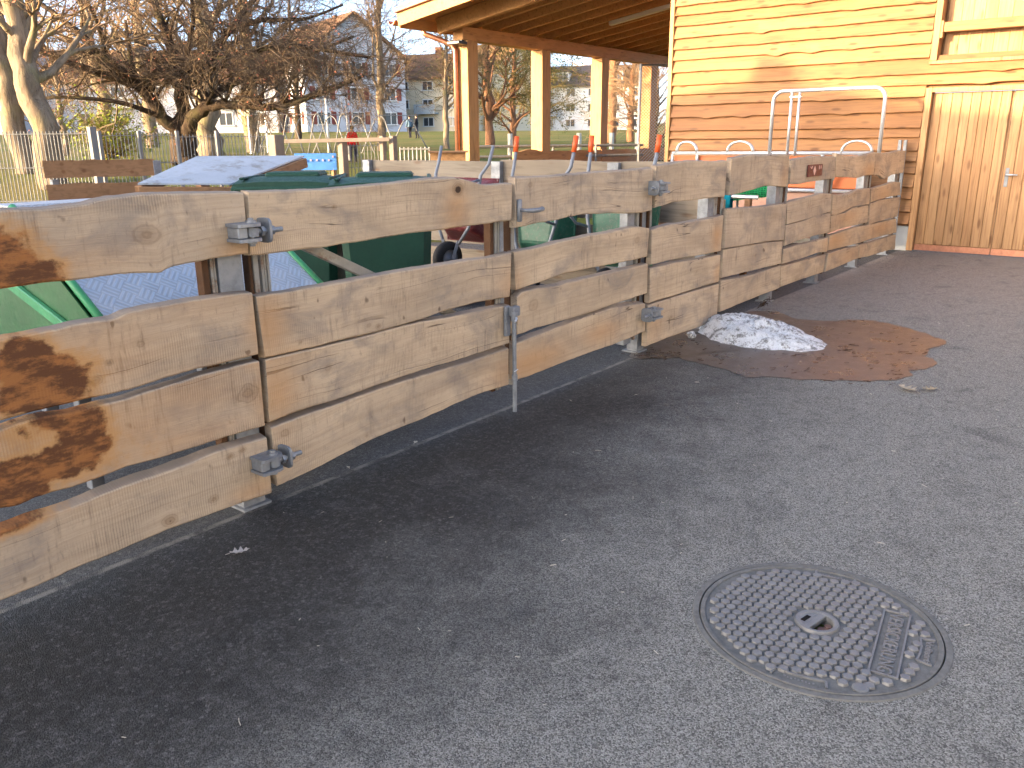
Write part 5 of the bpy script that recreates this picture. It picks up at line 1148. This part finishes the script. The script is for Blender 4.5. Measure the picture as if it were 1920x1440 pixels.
    def hoop(k, d, zt, w, tilt=0.0):
        c = far(k, d); z0 = terrain(c.x, c.y) - 0.03; H = zt - z0; path = []
        prof = [(-1.0, 0), (-0.62, 0.45), (-0.36, 0.78), (-0.24, 0.92), (-0.10, 0.985), (0, 1.0), (0.10, 0.985), (0.24, 0.92), (0.36, 0.78), (0.62, 0.45), (1.0, 0)]
        for u, v in prof: path.append(c + RIGHT * (u * w) + AHEAD * (tilt * (1 - v)) + Vector((0, 0, z0 + v * H)))
        make('hoop', MB().tube(path, 0.022, 8), WIREGREY, t, True)
    for k in (-0.285, -0.254, -0.222, -0.192): hoop(k, 27, 2.36, 0.40)
    for k in (-0.270, -0.238, -0.206, -0.176, -0.150): hoop(k, 30, 2.36, 0.62, -0.5)
    hoop(-0.118, 32, 2.28, 0.75)
    make('cable', MB().tube([far(-0.30, 28.5, 2.40), far(-0.22, 28.5, 2.375), far(-0.105, 30, 2.36)], 0.012, 6), GALVD, t)
    for k, d, zt, l in ((-0.187, 24, 2.90, 'tall white mast standing among the playground hoops'), (-0.211, 30, 2.95, 'white mast behind the playground hoops, left of the tall one')):
        p = far(k, d); tag(make('mast', MB().tube([(p.x, p.y, terrain(p.x, p.y) - 0.03), (p.x, p.y, zt)], [0.05, 0.035], 10), mat_plain('white_mast', (0.75, 0.74, 0.72), 0.5), None, True), l, 'mast')
    for k, d, z0, z1, w, l in ((-0.306, 30, 2.38, 3.02, 0.40, 'bright pale sign board on a thin pole in front of a mossy trunk'), (-0.286, 31, 2.50, 2.95, 0.26, 'smaller pale blue sign board right of the bright one')):
        s = thing('park_sign', l, 'sign', far(k, d), absolute=True)
        make('board', MB().bar(far(k, d, (z0 + z1) / 2) - RIGHT * (w / 2), far(k, d, (z0 + z1) / 2) + RIGHT * (w / 2), 0.03, z1 - z0, c=0.004), mat_plain('pale_sign_board', (0.78, 0.76, 0.55) if w > 0.3 else (0.62, 0.70, 0.74), 0.5), s)
        p = far(k + 0.004, d + 0.04); make('pole', MB().tube([(p.x, p.y, terrain(p.x, p.y) - 0.03), (p.x, p.y, z1)], 0.03, 8), GALVL, s)
build_park_edge()

# ------------------------------------------------------------------ trees
def seg_mesh(name, segs, sides):
    """Many tapered twigs as one mesh: segs rows are x0 y0 z0 x1 y1 z1 r0 r1."""
    s = np.array(segs, dtype=np.float64); p0, p1, r0, r1 = s[:, :3], s[:, 3:6], s[:, 6], s[:, 7]
    d = p1 - p0; d /= np.maximum(1e-9, np.linalg.norm(d, axis=1))[:, None]
    ref = np.where(np.abs(d[:, 2:3]) > 0.9, np.array([[1.0, 0, 0]]), np.array([[0, 0, 1.0]])); u = np.cross(d, ref); u /= np.linalg.norm(u, axis=1)[:, None]; w = np.cross(d, u)
    ang = 2 * np.pi * np.arange(sides) / sides; ring = np.cos(ang)[None, :, None] * u[:, None, :] + np.sin(ang)[None, :, None] * w[:, None, :]
    v = np.stack([p0[:, None, :] + ring * r0[:, None, None], p1[:, None, :] + ring * r1[:, None, None]], 1).reshape(-1, 3)
    n = len(s); b = (np.arange(n) * 2 * sides)[:, None]; j = np.arange(sides)[None, :]; jn = (j + 1) % sides
    f = np.stack([b + j, b + jn, b + sides + jn, b + sides + j], 2).reshape(-1, 4)
    me = bpy.data.meshes.new(name); me.vertices.add(len(v)); me.vertices.foreach_set('co', v.astype(np.float32).ravel())
    me.loops.add(f.size); me.loops.foreach_set('vertex_index', f.astype(np.int32).ravel()); me.polygons.add(len(f)); me.polygons.foreach_set('loop_start', np.arange(0, f.size, 4, dtype=np.int32)); me.polygons.foreach_set('loop_total', np.full(len(f), 4, dtype=np.int32))
    me.update(calc_edges=True); me.validate(); return me
class Tree:
    def __init__(s, seed): s.r = random.Random(seed); s.big = []; s.twig = []; s.leaf = []; s.tubes = []
    def limb(s, pts, r0, r1):
        P = [Vector(p) for p in pts]; n = len(P); m = 4; path = []; rad = []
        for i in range(n - 1):
            p0, p1, p2, p3 = P[max(i - 1, 0)], P[i], P[i + 1], P[min(i + 2, n - 1)]
            for k in range(m + (i == n - 2)):
                t = k / m; q = 0.5 * ((2 * p1) + (p2 - p0) * t + (2 * p0 - 5 * p1 + 4 * p2 - p3) * t * t + (3 * p1 - p0 - 3 * p2 + p3) * t ** 3); u = (i + t) / (n - 1); r = lerp(r0, r1, u)
                if path: q = q + Vector((s.r.gauss(0, 1), s.r.gauss(0, 1), s.r.gauss(0, 1))) * r * 0.16
                path.append(q); rad.append(r * (1 + s.r.gauss(0, .05)))
        s.tubes.append((path, rad))
        return [(path[i], path[i + 1], rad[i], rad[i + 1]) for i in range(len(path) - 1)]
    def grow(s, p, d, L, r, lv, droop=0.0, up=0.0, spread=0.8, kids=(3, 5), leafy=0.0):
        R = s.r; n = 4 if lv > 1 else 3; p = Vector(p); d = Vector(d).normalized(); nodes = []
        for k in range(n):
            d = (d + Vector((R.gauss(0, .17), R.gauss(0, .17), R.gauss(0, .14) + up - droop))).normalized(); q = p + d * (L / n); a, b = r * (1 - 0.75 * k / n), r * (1 - 0.75 * (k + 1) / n)
            (s.big if a > 0.03 else s.twig).append((*p, *q, max(a, .0035), max(b, .003))); nodes.append((q, d.copy(), b)); p = q
        if lv <= 0:
            if R.random() < leafy: s.leaf.append(p)
            return
        for c in range(R.randint(*kids)):
            q, dd, rr = nodes[R.randint(0 if lv < 3 else 1, n - 1)]
            side = Vector((R.gauss(0, 1), R.gauss(0, 1), R.gauss(0, .8))); side = (side - dd * side.dot(dd)).normalized()
            s.grow(q, dd + side * R.uniform(0.5, 1.0) * spread, L * R.uniform(.48, .72), max(rr * 0.8, r * .35), lv - 1, droop, up, spread, kids, leafy)
    def finish(s, name, label, base, bark, twigmat, leafmat=None, leafsize=0.05, group='trees in the park'):
        t = thing(name, label, 'tree', base, absolute=True, group=group); off = np.array([base[0], base[1], base[2]] * 2 + [0, 0]); z = (0, 0, 0)
        mb = MB()
        for path, rad in s.tubes: mb.tube([p - Vector(base) for p in path], rad, 12)
        tr = make('trunk', mb, bark, t, True, False, base) if mb.v else None
        if s.big: stuff(link('limbs', seg_mesh('limbs', np.array(s.big) - off, 7), bark, t, z, None, True))
        c = stuff(link('crown', seg_mesh('crown', np.array(s.twig) - off, 3), twigmat, t, z))
        if leafmat and s.leaf:
            mb = MB(); R = s.r
            for p in s.leaf:
                p = p - Vector(base)
                for k in range(2):
                    q = p + Vector((R.gauss(0, .06), R.gauss(0, .06), R.gauss(0, .06))); u = Vector((R.gauss(0, 1), R.gauss(0, 1), R.gauss(0, 1))).normalized() * leafsize; v = u.orthogonal().normalized() * leafsize * .6
                    mb.add([q - u, q + v * .8, q + u, q - v], [(0, 1, 2, 3)])
            me = bpy.data.meshes.new('leaves'); me.from_pydata(mb.v, [], mb.f); stuff(link('leaves', me, leafmat, c, z))
        return t

BARK_D = mat_bark('dark_bark', (0.085, 0.060, 0.040), (0.045, 0.032, 0.024), (0.12, 0.11, 0.045), 0.5); BARK_P = mat_bark('pale_bark', (0.26, 0.205, 0.145), (0.165, 0.125, 0.085), (0.25, 0.23, 0.09), 0.5)
BARK_R = mat_bark('reddish_pine_bark', (0.30, 0.150, 0.080), (0.17, 0.09, 0.055), (0.22, 0.13, 0.07), 0.3)
TWIG = mat_plain('brown_twigs', (0.165, 0.122, 0.083), 0.9, 0.1, 0.3, 1); TWIG_P = mat_plain('tan_twigs', (0.30, 0.20, 0.115), 0.9, 0.1, 0.3, 1); TWIG_O = mat_plain('olive_twigs', (0.205, 0.155, 0.060), 0.9, 0.1, 0.3, 1)
DRYLEAF = mat_plain('rust_leaves', (0.34, 0.135, 0.080), 0.8, 0.15, 0.4, 2); NEEDLE = mat_plain('yellow_green_sprays', (0.22, 0.26, 0.030), 0.8, 0.15, 0.4, 2); NEEDLE_D = mat_plain('olive_needles', (0.075, 0.080, 0.024), 0.8, 0.15, 0.4, 2)

def build_trees():
    # the wide low-forked tree by the wire fence
    T = Tree(3); b = far(-0.380, 22); b.z = terrain(b.x, b.y) - 0.05
    def at(u, w, z): return b + RIGHT * u + AHEAD * w + Vector((0, 0, z))
    limbs = [([(0, 0, 0), (0.02, 0, .45), (0.06, 0, 0.85)], .34, .29), ([(0.02, 0, .75), (-.35, -.2, 1.25), (-.85, -.3, 1.95), (-1.5, -.5, 2.6), (-2.2, -.4, 3.3), (-3.0, -.3, 3.9)], .15, .04), ([(0.05, 0, .8), (0.0, .2, 1.5), (.02, .3, 2.4), (-.25, .2, 3.4), (-.5, .3, 4.6)], .17, .05),
             ([(.08, 0, .7), (.35, -.3, 1.05), (.75, -.5, 1.38), (1.6, -.9, 1.48), (2.7, -1.1, 1.42), (3.9, -1.2, 1.72), (4.9, -1.1, 2.1)], .15, .03), ([(.03, .1, 1.9), (.6, .5, 2.5), (1.2, .7, 3.3), (1.9, .9, 4.1), (2.7, .8, 4.9)], .10, .03), ([(-.8, -.3, 1.9), (-1.2, .3, 2.6), (-1.4, .8, 3.6)], .08, .03),
             ([(-.85, -.3, 1.95), (-1.9, -.7, 2.35), (-3.0, -1.0, 2.75), (-4.2, -1.1, 2.6)], .08, .025), ([(.0, .25, 2.0), (.9, -.5, 2.3), (2.0, -.9, 2.65), (3.2, -1.2, 2.75), (4.3, -1.3, 2.6), (5.1, -1.2, 2.5)], .085, .025), ([(.5, -.4, 1.2), (.9, .6, 1.9), (1.9, 1.4, 2.4), (3.1, 1.8, 2.9), (4.2, 1.9, 3.3)], .08, .025),
             ([(.02, .3, 2.4), (.5, .1, 3.2), (.7, -.2, 4.2)], .07, .03), ([(-1.5, -.5, 2.6), (-1.3, -1.0, 3.3), (-1.6, -1.2, 4.3)], .06, .025), ([(1.2, .7, 3.3), (2.2, .2, 3.5), (3.3, .1, 3.5), (4.3, .0, 3.8)], .055, .02), ([(-.3, -.2, 1.2), (-.9, -.9, 1.5), (-1.9, -1.3, 1.65), (-2.9, -1.5, 1.6)], .055, .02)]
    for li, (pts, r0, r1) in enumerate(limbs):
        out = T.limb([at(*p) for p in pts], r0 * (1.0 if li == 0 else 1.3), r1 * 1.15)
        if li == 0: continue
        right = pts[-1][0] > 0.4; n = len(out)
        for i, (p, q, a, bb) in enumerate(out):
            if (i < 5 and li < 5) or p.z - b.z < 1.3: continue
            for c in range(3 if right else 2):
                d = (q - p).normalized(); s = Vector((T.r.gauss(0, 1), T.r.gauss(0, 1), T.r.gauss(0, .55))).normalized()
                if p.z - b.z < 2.0: s.z = abs(s.z) + 0.25
                T.grow(lerp(p, q, T.r.random()), d * 0.5 + s, T.r.uniform(0.75, 1.6), max(0.012, bb * 0.4), 3, 0.01, 0.0, 0.9, (3, 5) if right else (2, 4), 0.05 if right else 0.10)
    T.finish('spreading_tree', 'wide spreading bare tree forking low behind the wire fence', b, BARK_D, TWIG, DRYLEAF, 0.035)
    def bare(seed, label, k, d, h, r, lean, bark, tm, start=0.35, lv=3, L=2.2, n=18, spread=0.9, up=0.05, leaf=None, leafy=0.0, name='bare_tree', kids=(3, 5), lsize=0.05):
        T = Tree(seed); b = far(k, d); b.z = terrain(b.x, b.y) - 0.1; pts = []
        for i in range(7):
            t = i / 6; pts.append(b + RIGHT * (lean * h * t ** 1.3 + 0.08 * h * .2 * T.r.gauss(0, .4) * (t > 0)) + AHEAD * (0.05 * h * T.r.gauss(0, .3) * (t > 0)) + Vector((0, 0, h * t)))
        out = T.limb(pts, r, r * 0.25)
        for i in range(n):
            t = lerp(start, 1.0, (i + T.r.random()) / n); j = min(len(out) - 1, int(t * len(out))); p, q, a, bb = out[j]; an = T.r.uniform(0, 6.28)
            T.grow(p, (q - p).normalized() * 0.55 + Vector((math.cos(an), math.sin(an), T.r.uniform(-.05, .5))) * spread, L * (1.15 - 0.6 * t) * T.r.uniform(.7, 1.2), max(0.014, bb * .45), lv, 0.0, up, 0.85, kids, leafy)
        return T.finish(name, label, b, bark, tm, leaf, lsize)
    bare(11, 'pale thick trunk leaning at the far left edge', -0.535, 17.5, 7.0, .30, -.11, BARK_P, TWIG_P, .30, 3, 1.9, 22, leaf=DRYLEAF, leafy=.12)
    bare(12, 'second pale leaning trunk at the far left, cut by the picture edge', -0.565, 19, 7.0, .26, -.13, BARK_P, TWIG_P, .3, 3, 1.8, 16, leaf=DRYLEAF, leafy=.12)
    bare(13, 'broad lit trunk just right of the low forked tree', -0.346, 29, 9.0, .42, .02, BARK_P, TWIG_P, .28, 3, 2.4, 24)
    bare(14, 'mossy trunk behind the pale sign boards', -0.297, 32, 8.5, .30, .02, BARK_P, TWIG, .28, 3, 2.2, 20)
    bare(15, 'slim lit tree with upswept branches in front of the cream house', -0.148, 31, 8.5, .17, .005, BARK_P, TWIG_P, .22, 3, 1.9, 26, .75, .10)
    bare(16, 'small lit tree just left of the first shelter post', -0.073, 33, 6.0, .12, .01, BARK_P, TWIG_P, .25, 3, 1.6, 24, .9, .05, kids=(4, 6))
    bare(17, 'reddish trunk seen between the first and second shelter posts', -0.024, 36, 9, .20, -.04, BARK_R, TWIG_O, .12, 3, 2.2, 34, .9, -.02, NEEDLE_D, .5, 'pine_tree', (4, 6), .05)
    bare(18, 'bushy olive tree right of the reddish trunk between the posts', 0.004, 40, 6.0, .16, .02, BARK_R, TWIG_O, .08, 3, 1.9, 36, .9, -.02, NEEDLE_D, .4, 'bushy_tree', (4, 6), .05)
    bare(19, 'dark spruce crown half hidden behind the second shelter post', 0.030, 48, 6.2, .16, 0, BARK_D, TWIG_O, .15, 3, 2.2, 26, 1.0, -.12, NEEDLE_D, .9, 'spruce_tree', (4, 5), .07)
    bare(20, 'tall reddish trunk between the third and fourth shelter posts', 0.117, 45, 10, .26, .01, BARK_R, TWIG_P, .35, 3, 2.6, 22)
    bare(21, 'thin tree right of the tall reddish trunk behind the shelter', 0.140, 47, 9, .20, .01, BARK_R, TWIG_P, .15, 3, 2.2, 26)
    bare(22, 'bare tree rising behind the wide tree, left of its fork', -0.475, 33, 10, .28, .03, BARK_P, TWIG_P, .25, 3, 2.6, 26, leaf=DRYLEAF, leafy=.10)
    bare(23, 'tall bare tree behind the centre of the wide tree', -0.415, 40, 11, .32, 0, BARK_P, TWIG_P, .25, 3, 3.0, 26)
    bare(24, 'low twiggy tree in front of the long low house at left', -0.520, 30, 4.2, .12, .02, BARK_P, TWIG_P, .15, 3, 1.7, 26, leaf=DRYLEAF, leafy=.3)
    bare(25, 'twiggy tree behind the right side of the wide tree', -0.245, 52, 8.5, .2, .0, BARK_D, TWIG, .25, 3, 2.6, 26)
    bare(26, 'brown twiggy thicket behind the chain link panel', 0.168, 30, 4.6, .10, 0, BARK_D, TWIG_P, .02, 3, 1.5, 44, 1.0, .0, name='thicket', kids=(4, 6))
    # yellow-green shrub
    T = Tree(40); b = far(-0.470, 24); b.z = terrain(b.x, b.y) - 0.05
    for i in range(30):
        an = T.r.uniform(0, 6.28); T.grow(b, (math.cos(an) * .7, math.sin(an) * .7, 1), T.r.uniform(.8, 1.25), .025, 2, .02, .0, .8, (4, 6), 1.0)
    T.big.append((*b, *(b + Vector((0, 0, .3))), .05, .035)); T.finish('conifer_shrub', 'yellow green conifer shrub left of the low forked tree', b, BARK_D, TWIG_O, NEEDLE, .055)
build_trees()

# ------------------------------------------------------------------ houses round the park
CREAM = mat_plain('cream_render', (0.72, 0.60, 0.42), 0.9, 0.1, 0.08, 1); WHITE = mat_plain('white_render', (0.78, 0.75, 0.70), 0.9, 0.1, 0.06, 1); GREYR = mat_plain('grey_white_render', (0.50, 0.50, 0.52), 0.9, 0.1, 0.06, 1)
ROOF = mat_roof('brown_tile_roof', (0.21, 0.120, 0.070), (0.15, 0.085, 0.052)); ROOFD = mat_roof('dark_tile_roof', (0.13, 0.105, 0.09), (0.10, 0.08, 0.07)); ROOFR = mat_roof('red_tile_roof', (0.225, 0.105, 0.066), (0.165, 0.078, 0.05))
FRAMEW = mat_plain('window_frame_white', (0.74, 0.72, 0.68), 0.6); GLASS = mat_plain('dark_window_glass', (0.035, 0.04, 0.045), 0.12, 0.6, 0.1); SHUT = mat_plain('red_shutter', (0.20, 0.040, 0.030), 0.6); BALC = mat_plain('grey_balcony', (0.42, 0.45, 0.46), 0.7)
def build_house(name, label, k, d, w, dep, eave, ridge, turn, wall, roof, gable_front=False, cols=4, rows=3, shutters=False, balcony=(), dormers=(), skip=(), base=None, left_cols=2, group='houses round the park'):
    p = far(k, d); p.z = (terrain(p.x, p.y) - 0.1) if base is None else base
    t = thing(name, label, 'house', p, math.atan2(RIGHT.y, RIGHT.x) + math.radians(turn), group=group)
    x, y = w / 2, dep / 2
    if gable_front: prof = [(-x, 0), (x, 0), (x, eave), (0, ridge), (-x, eave)]; make('wall', MB().prism(prof, -y, y, lambda u, v, q: Vector((u, q, v))), wall, t, centre=False)
    else: prof = [(-y, 0), (y, 0), (y, eave), (0, ridge), (-y, eave)]; make('wall', MB().prism(prof, -x, x, lambda u, v, q: Vector((q, u, v))), wall, t, centre=False)
    o = 0.55; s = (ridge - eave) / (x if gable_front else y); h = x if gable_front else y; e = y if gable_front else x
    for sg in (-1, 1):
        q = [(sg * (h + o), eave - s * o + .06), (0, ridge + .06), (0, ridge + .30), (sg * (h + o), eave - s * o + .30)]
        r = make('roof', MB().prism(q, -e - o, e + o, (lambda u, v, q2: Vector((u, q2, v))) if gable_front else (lambda u, v, q2: Vector((q2, u, v)))), roof, t, centre=False)
    make('chimney', MB().box(w * .18 - .4, w * .18 + .4, -.4, .4, ridge - 1.2, ridge + 1.0, 0.03), ROOFR, r, centre=False)
    st = eave / rows
    def window(mx, mz, ww, hh, face='f'):
        f = (lambda a, b, c: Vector((mx + a, -y - c, mz + b))) if face == 'f' else (lambda a, b, c: Vector((-x - c, mx + a, mz + b)))
        def rect(mb, a0, a1, b0, b1, c0, c1): mb.prism([(a0, b0), (a1, b0), (a1, b1), (a0, b1)], c0, c1, lambda u, v, q: f(u, v, q))
        mb = MB(); tk = 0.10
        rect(mb, -ww / 2, ww / 2, hh / 2 - tk, hh / 2, 0.003, 0.07); rect(mb, -ww / 2 - .08, ww / 2 + .08, -hh / 2 - .06, -hh / 2 + .04, 0.003, 0.16); rect(mb, -ww / 2, -ww / 2 + tk, -hh / 2 + .045, hh / 2 - tk, 0.003, 0.07); rect(mb, ww / 2 - tk, ww / 2, -hh / 2 + .045, hh / 2 - tk, 0.003, 0.07); rect(mb, -.04, .04, -hh / 2 + .045, hh / 2 - tk, 0.003, 0.06)
        wo = make('window', mb, FRAMEW, t, centre=False)
        mb = MB(); rect(mb, -ww / 2 + tk, -.041, -hh / 2 + .045, hh / 2 - tk, 0.004, 0.03); rect(mb, .041, ww / 2 - tk, -hh / 2 + .045, hh / 2 - tk, 0.004, 0.03); make('pane', mb, GLASS, wo, centre=False)
        if shutters:
            for sg in (-1, 1):
                mb = MB(); a = sg * (ww / 2 + .34); rect(mb, a - .28, a + .28, -hh / 2, hh / 2, 0.004, 0.05); make('shutter', mb, SHUT, wo, centre=False)
    for r in range(rows):
        for c in range(cols):
            if (r, c) in skip: continue
            window(-x + w * (c + .5) / cols, st * (r + .56), min(1.5, w / cols * .45), st * .52)
        for c in range(left_cols): window(-y + dep * (c + .5) / left_cols, st * (r + .56), 1.1, st * .5, 'l')
    for r, c in balcony:
        mx = -x + w * (c + .5) / cols; bw = w / cols * .85
        make('balcony', MB().box(mx - bw / 2, mx + bw / 2, -y - 1.3, -y - .003, st * r - .05, st * r + .10).box(mx - bw / 2, mx + bw / 2, -y - 1.3, -y - 1.22, st * r + .101, st * r + 1.0), BALC, t, centre=False)
    for dx in dormers:
        zz = eave + .35; mb = MB().box(dx - 1.1, dx + 1.1, -y + .5, -y + 3.0, zz - .3, zz + 1.3); dm = make('dormer', mb, wall, t, centre=False)
        make('dormer_roof', MB().box(dx - 1.35, dx + 1.35, -y + .2, -y + 3.2, zz + 1.302, zz + 1.45), roof, dm, centre=False)
        make('dormer_pane', MB().box(dx - .9, dx - .33, -y + .44, -y + .497, zz + .1, zz + 1.1).box(dx - .27, dx + .27, -y + .44, -y + .497, zz + .1, zz + 1.1).box(dx + .33, dx + .9, -y + .44, -y + .497, zz + .1, zz + 1.1), GLASS, dm, centre=False)
    return t
build_house('gabled_house', 'grey white gable house with red shutters behind the playground hoops', -0.212, 100, 11.5, 18, 7.4, 11.6, 34, GREYR, ROOF, True, 3, 3, True, left_cols=5)
build_house('apartment_house', 'cream apartment house with brown roof left of the first shelter post', -0.103, 106, 15, 10, 5.9, 8.6, -16, CREAM, ROOF, False, 5, 3, False, ((1, 0), (2, 0), (1, 3)), (-2.2,))
build_house('gabled_house', 'house with grey gable and brown roof between the first two shelter posts', -0.020, 112, 11, 9, 6.6, 10.4, -52, CREAM, ROOF, False, 4, 3, False)
build_house('apartment_house', 'white apartment house with dark roof between the second and third shelter posts', 0.088, 116, 17, 10, 5.6, 8.0, -12, WHITE, ROOFD, False, 6, 3, False, ((1, 1),), (-5.5, -2.8, 4.0))
build_house('apartment_house', 'long low house with brown roof behind the wide tree at left', -0.430, 96, 32, 10, 5.2, 8.4, 6, GREYR, ROOF, False, 9, 2, False, ((1, 1), (1, 4), (1, 7)))
build_house('apartment_house', 'pale house at the far left edge behind the leaning trunks', -0.640, 92, 20, 10, 7.0, 9.6, -8, GREYR, ROOF, False, 5, 3)

# the house behind the viewer whose roof shades the yard and the lower barn wall
def build_shade_house():
    t = thing('tall_house', 'tall rendered house behind the viewpoint that shades the yard', 'house', (-24, 12, 0), absolute=True)
    X = -19.0
    def bp(y, z): return y + (X - WALL_X) / TO_SUN.x * TO_SUN.y, z + (X - WALL_X) / TO_SUN.x * TO_SUN.z      # wall shadow point -> roof point
    edge = [bp(y, z) for y, z in ((8.6, 0.9), (7.3, 1.9), (6.6, 2.13), (5.9, 2.24), (5.0, 2.34), (4.2, 2.22), (3.0, 1.93), (1.4, 1.78), (-4.0, 1.6), (-9.0, 1.4))]
    make('wall', MB().prism([(edge[0][0], 0.0)] + edge + [(edge[-1][0], 0.0)], X - 9, X, lambda u, v, w: Vector((w, u, v - 0.15 if v > 0 else v))), CREAM, t)
    for i in range(len(edge) - 1):
        (a, za), (b, zb) = edge[i], edge[i + 1]
        make('roof', MB().prism([(a, za - 0.149), (b, zb - 0.149), (b, zb), (a, za)], X - 9.5, X + 0.1, lambda u, v, w: Vector((w, u, v))), ROOF, t)
    cy, cz = bp(5.05, 2.6); make('chimney', MB().box(X - 0.5, X + 0.1, cy - 0.14, cy + 0.14, cz - 0.8, cz + 0.06, 0.02).box(X - 0.52, X + 0.12, cy - 0.24, cy + 0.24, cz - 0.8, cz - 0.14, 0.04), ROOFR, t)
    for zz in (1.2, 4.0):
        y = edge[0][0] - 2.0
        while y > edge[-1][0] + 2: make('window', MB().box(X + 0.002, X + 0.05, y - .6, y + .6, zz, zz + 1.5), GLASS, t); y -= 3.2
build_shade_house()
# added pale house, out of view: its sunlit wall bounces light onto the fence
def build_fill_light_house():
    t = thing('fill_light_house', 'unseen pale house added behind the viewpoint to bounce sunlight onto the fence', 'house', (4, -14, 0), absolute=True)
    make('wall', MB().box(-9, 17, -21, -11.5, 0.0, 7.2), mat_plain('pale_render', (0.64, 0.64, 0.62), 0.9, 0.1, 0.05, 1), t)
    make('roof', MB().prism([(-21.6, 7.0), (-10.9, 7.0), (-16.25, 9.8)], -9.6, 17.6, lambda u, v, w: Vector((w, u, v + 0.21))), ROOF, t)
    for zz in (1.0, 4.2):
        for i in range(8): make('window', MB().box(-7.6 + 3.2 * i, -6.4 + 3.2 * i, -11.49, -11.44, zz, zz + 1.5), GLASS, t)
build_fill_light_house()

# ------------------------------------------------------------------ three small figures in the park
def build_person(label, k, d, h, coat, legs, turn=0.0, stride=0.10):
    p = far(k, d); p.z = terrain(p.x, p.y) - 0.02
    t = thing('person', label, 'person', p, turn, 'people in the park')
    V = [(0, 0, .53, .085), (0, 0, .62, .080), (0, 0, .72, .095), (0, 0, .80, .075), (0, 0, .86, .035), (0, .005, .93, .055), (0, .0, .985, .04), (.05, 0, .50, .06), (.055, stride * .6, .28, .042), (.055, stride * .3, .045, .028), (.055, stride * .3 + .07, .02, .022), (-.05, 0, .50, .06), (-.055, -stride * .5, .28, .042), (-.055, -stride * 1.1, .05, .028), (-.055, -stride * 1.1 + .07, .022, .022), (.10, 0, .79, .042), (.14, -.02, .63, .032), (.14, .05, .50, .024), (.14, .065, .455, .022), (-.10, 0, .79, .042), (-.14, .03, .63, .032), (-.14, .09, .50, .024), (-.14, .10, .455, .022)]
    E = [(0, 1), (1, 2), (2, 3), (3, 4), (4, 5), (5, 6), (0, 7), (7, 8), (8, 9), (9, 10), (0, 11), (11, 12), (12, 13), (13, 14), (3, 15), (15, 16), (16, 17), (17, 18), (3, 19), (19, 20), (20, 21), (21, 22)]
    me = bpy.data.meshes.new('body'); me.from_pydata([(a * h, b * h, c * h) for a, b, c, r in V], E, []); ob = bpy.data.objects.new('body', me); COL.objects.link(ob)
    sk = ob.modifiers.new('skin', 'SKIN'); ob.modifiers.new('sub', 'SUBSURF').render_levels = 2; ob.modifiers['sub'].levels = 2
    for i, v in enumerate(V): me.skin_vertices[0].data[i].radius = (v[3] * h * (1.15 if i < 4 else 1), v[3] * h * (.75 if i < 4 else 1))
    me.skin_vertices[0].data[0].use_root = True
    dg = bpy.context.evaluated_depsgraph_get(); dg.update(); m2 = bpy.data.meshes.new_from_object(ob.evaluated_get(dg)); bpy.data.objects.remove(ob)
    skin = mat_plain('skin_tone', (0.45, 0.27, 0.19), 0.6); mats = [mat_plain('coat_cloth', coat, 0.85, 0.1), mat_plain('trouser_cloth', legs, 0.85, 0.1), skin]
    m2.materials.clear()
    for m in mats: m2.materials.append(m)
    for f in m2.polygons:
        c = f.center; f.material_index = 2 if c.z > .855 * h or (abs(c.x) > .115 * h and c.z < .49 * h) else (1 if c.z < .50 * h else 0); f.use_smooth = True
    link('body', m2, None, t)
    make('hair', MB().lathe([(.058 * h, .925 * h), (.064 * h, .955 * h), (.056 * h, .99 * h), (.03 * h, 1.012 * h), (.001, 1.018 * h)], (0, -.006 * h, 0), 14), mat_plain('dark_hair', (0.03, 0.02, 0.015), 0.8), t, True, False)
build_person('small figure in a red jacket beside the tall white mast', -0.183, 23, 0.95, (0.55, 0.02, 0.02), (0.05, 0.05, 0.07), -0.9)
build_person('figure in dark clothes walking on the far lawn beside the single hoop', -0.108, 62, 1.65, (0.02, 0.02, 0.025), (0.02, 0.022, 0.03), 0.5)
build_person('figure in a blue grey coat on the lawn left of the dark one', -0.116, 64, 1.6, (0.10, 0.16, 0.22), (0.03, 0.03, 0.04), -0.4)

for o in bpy.data.objects:
    if '_abs' in o: del o['_abs']
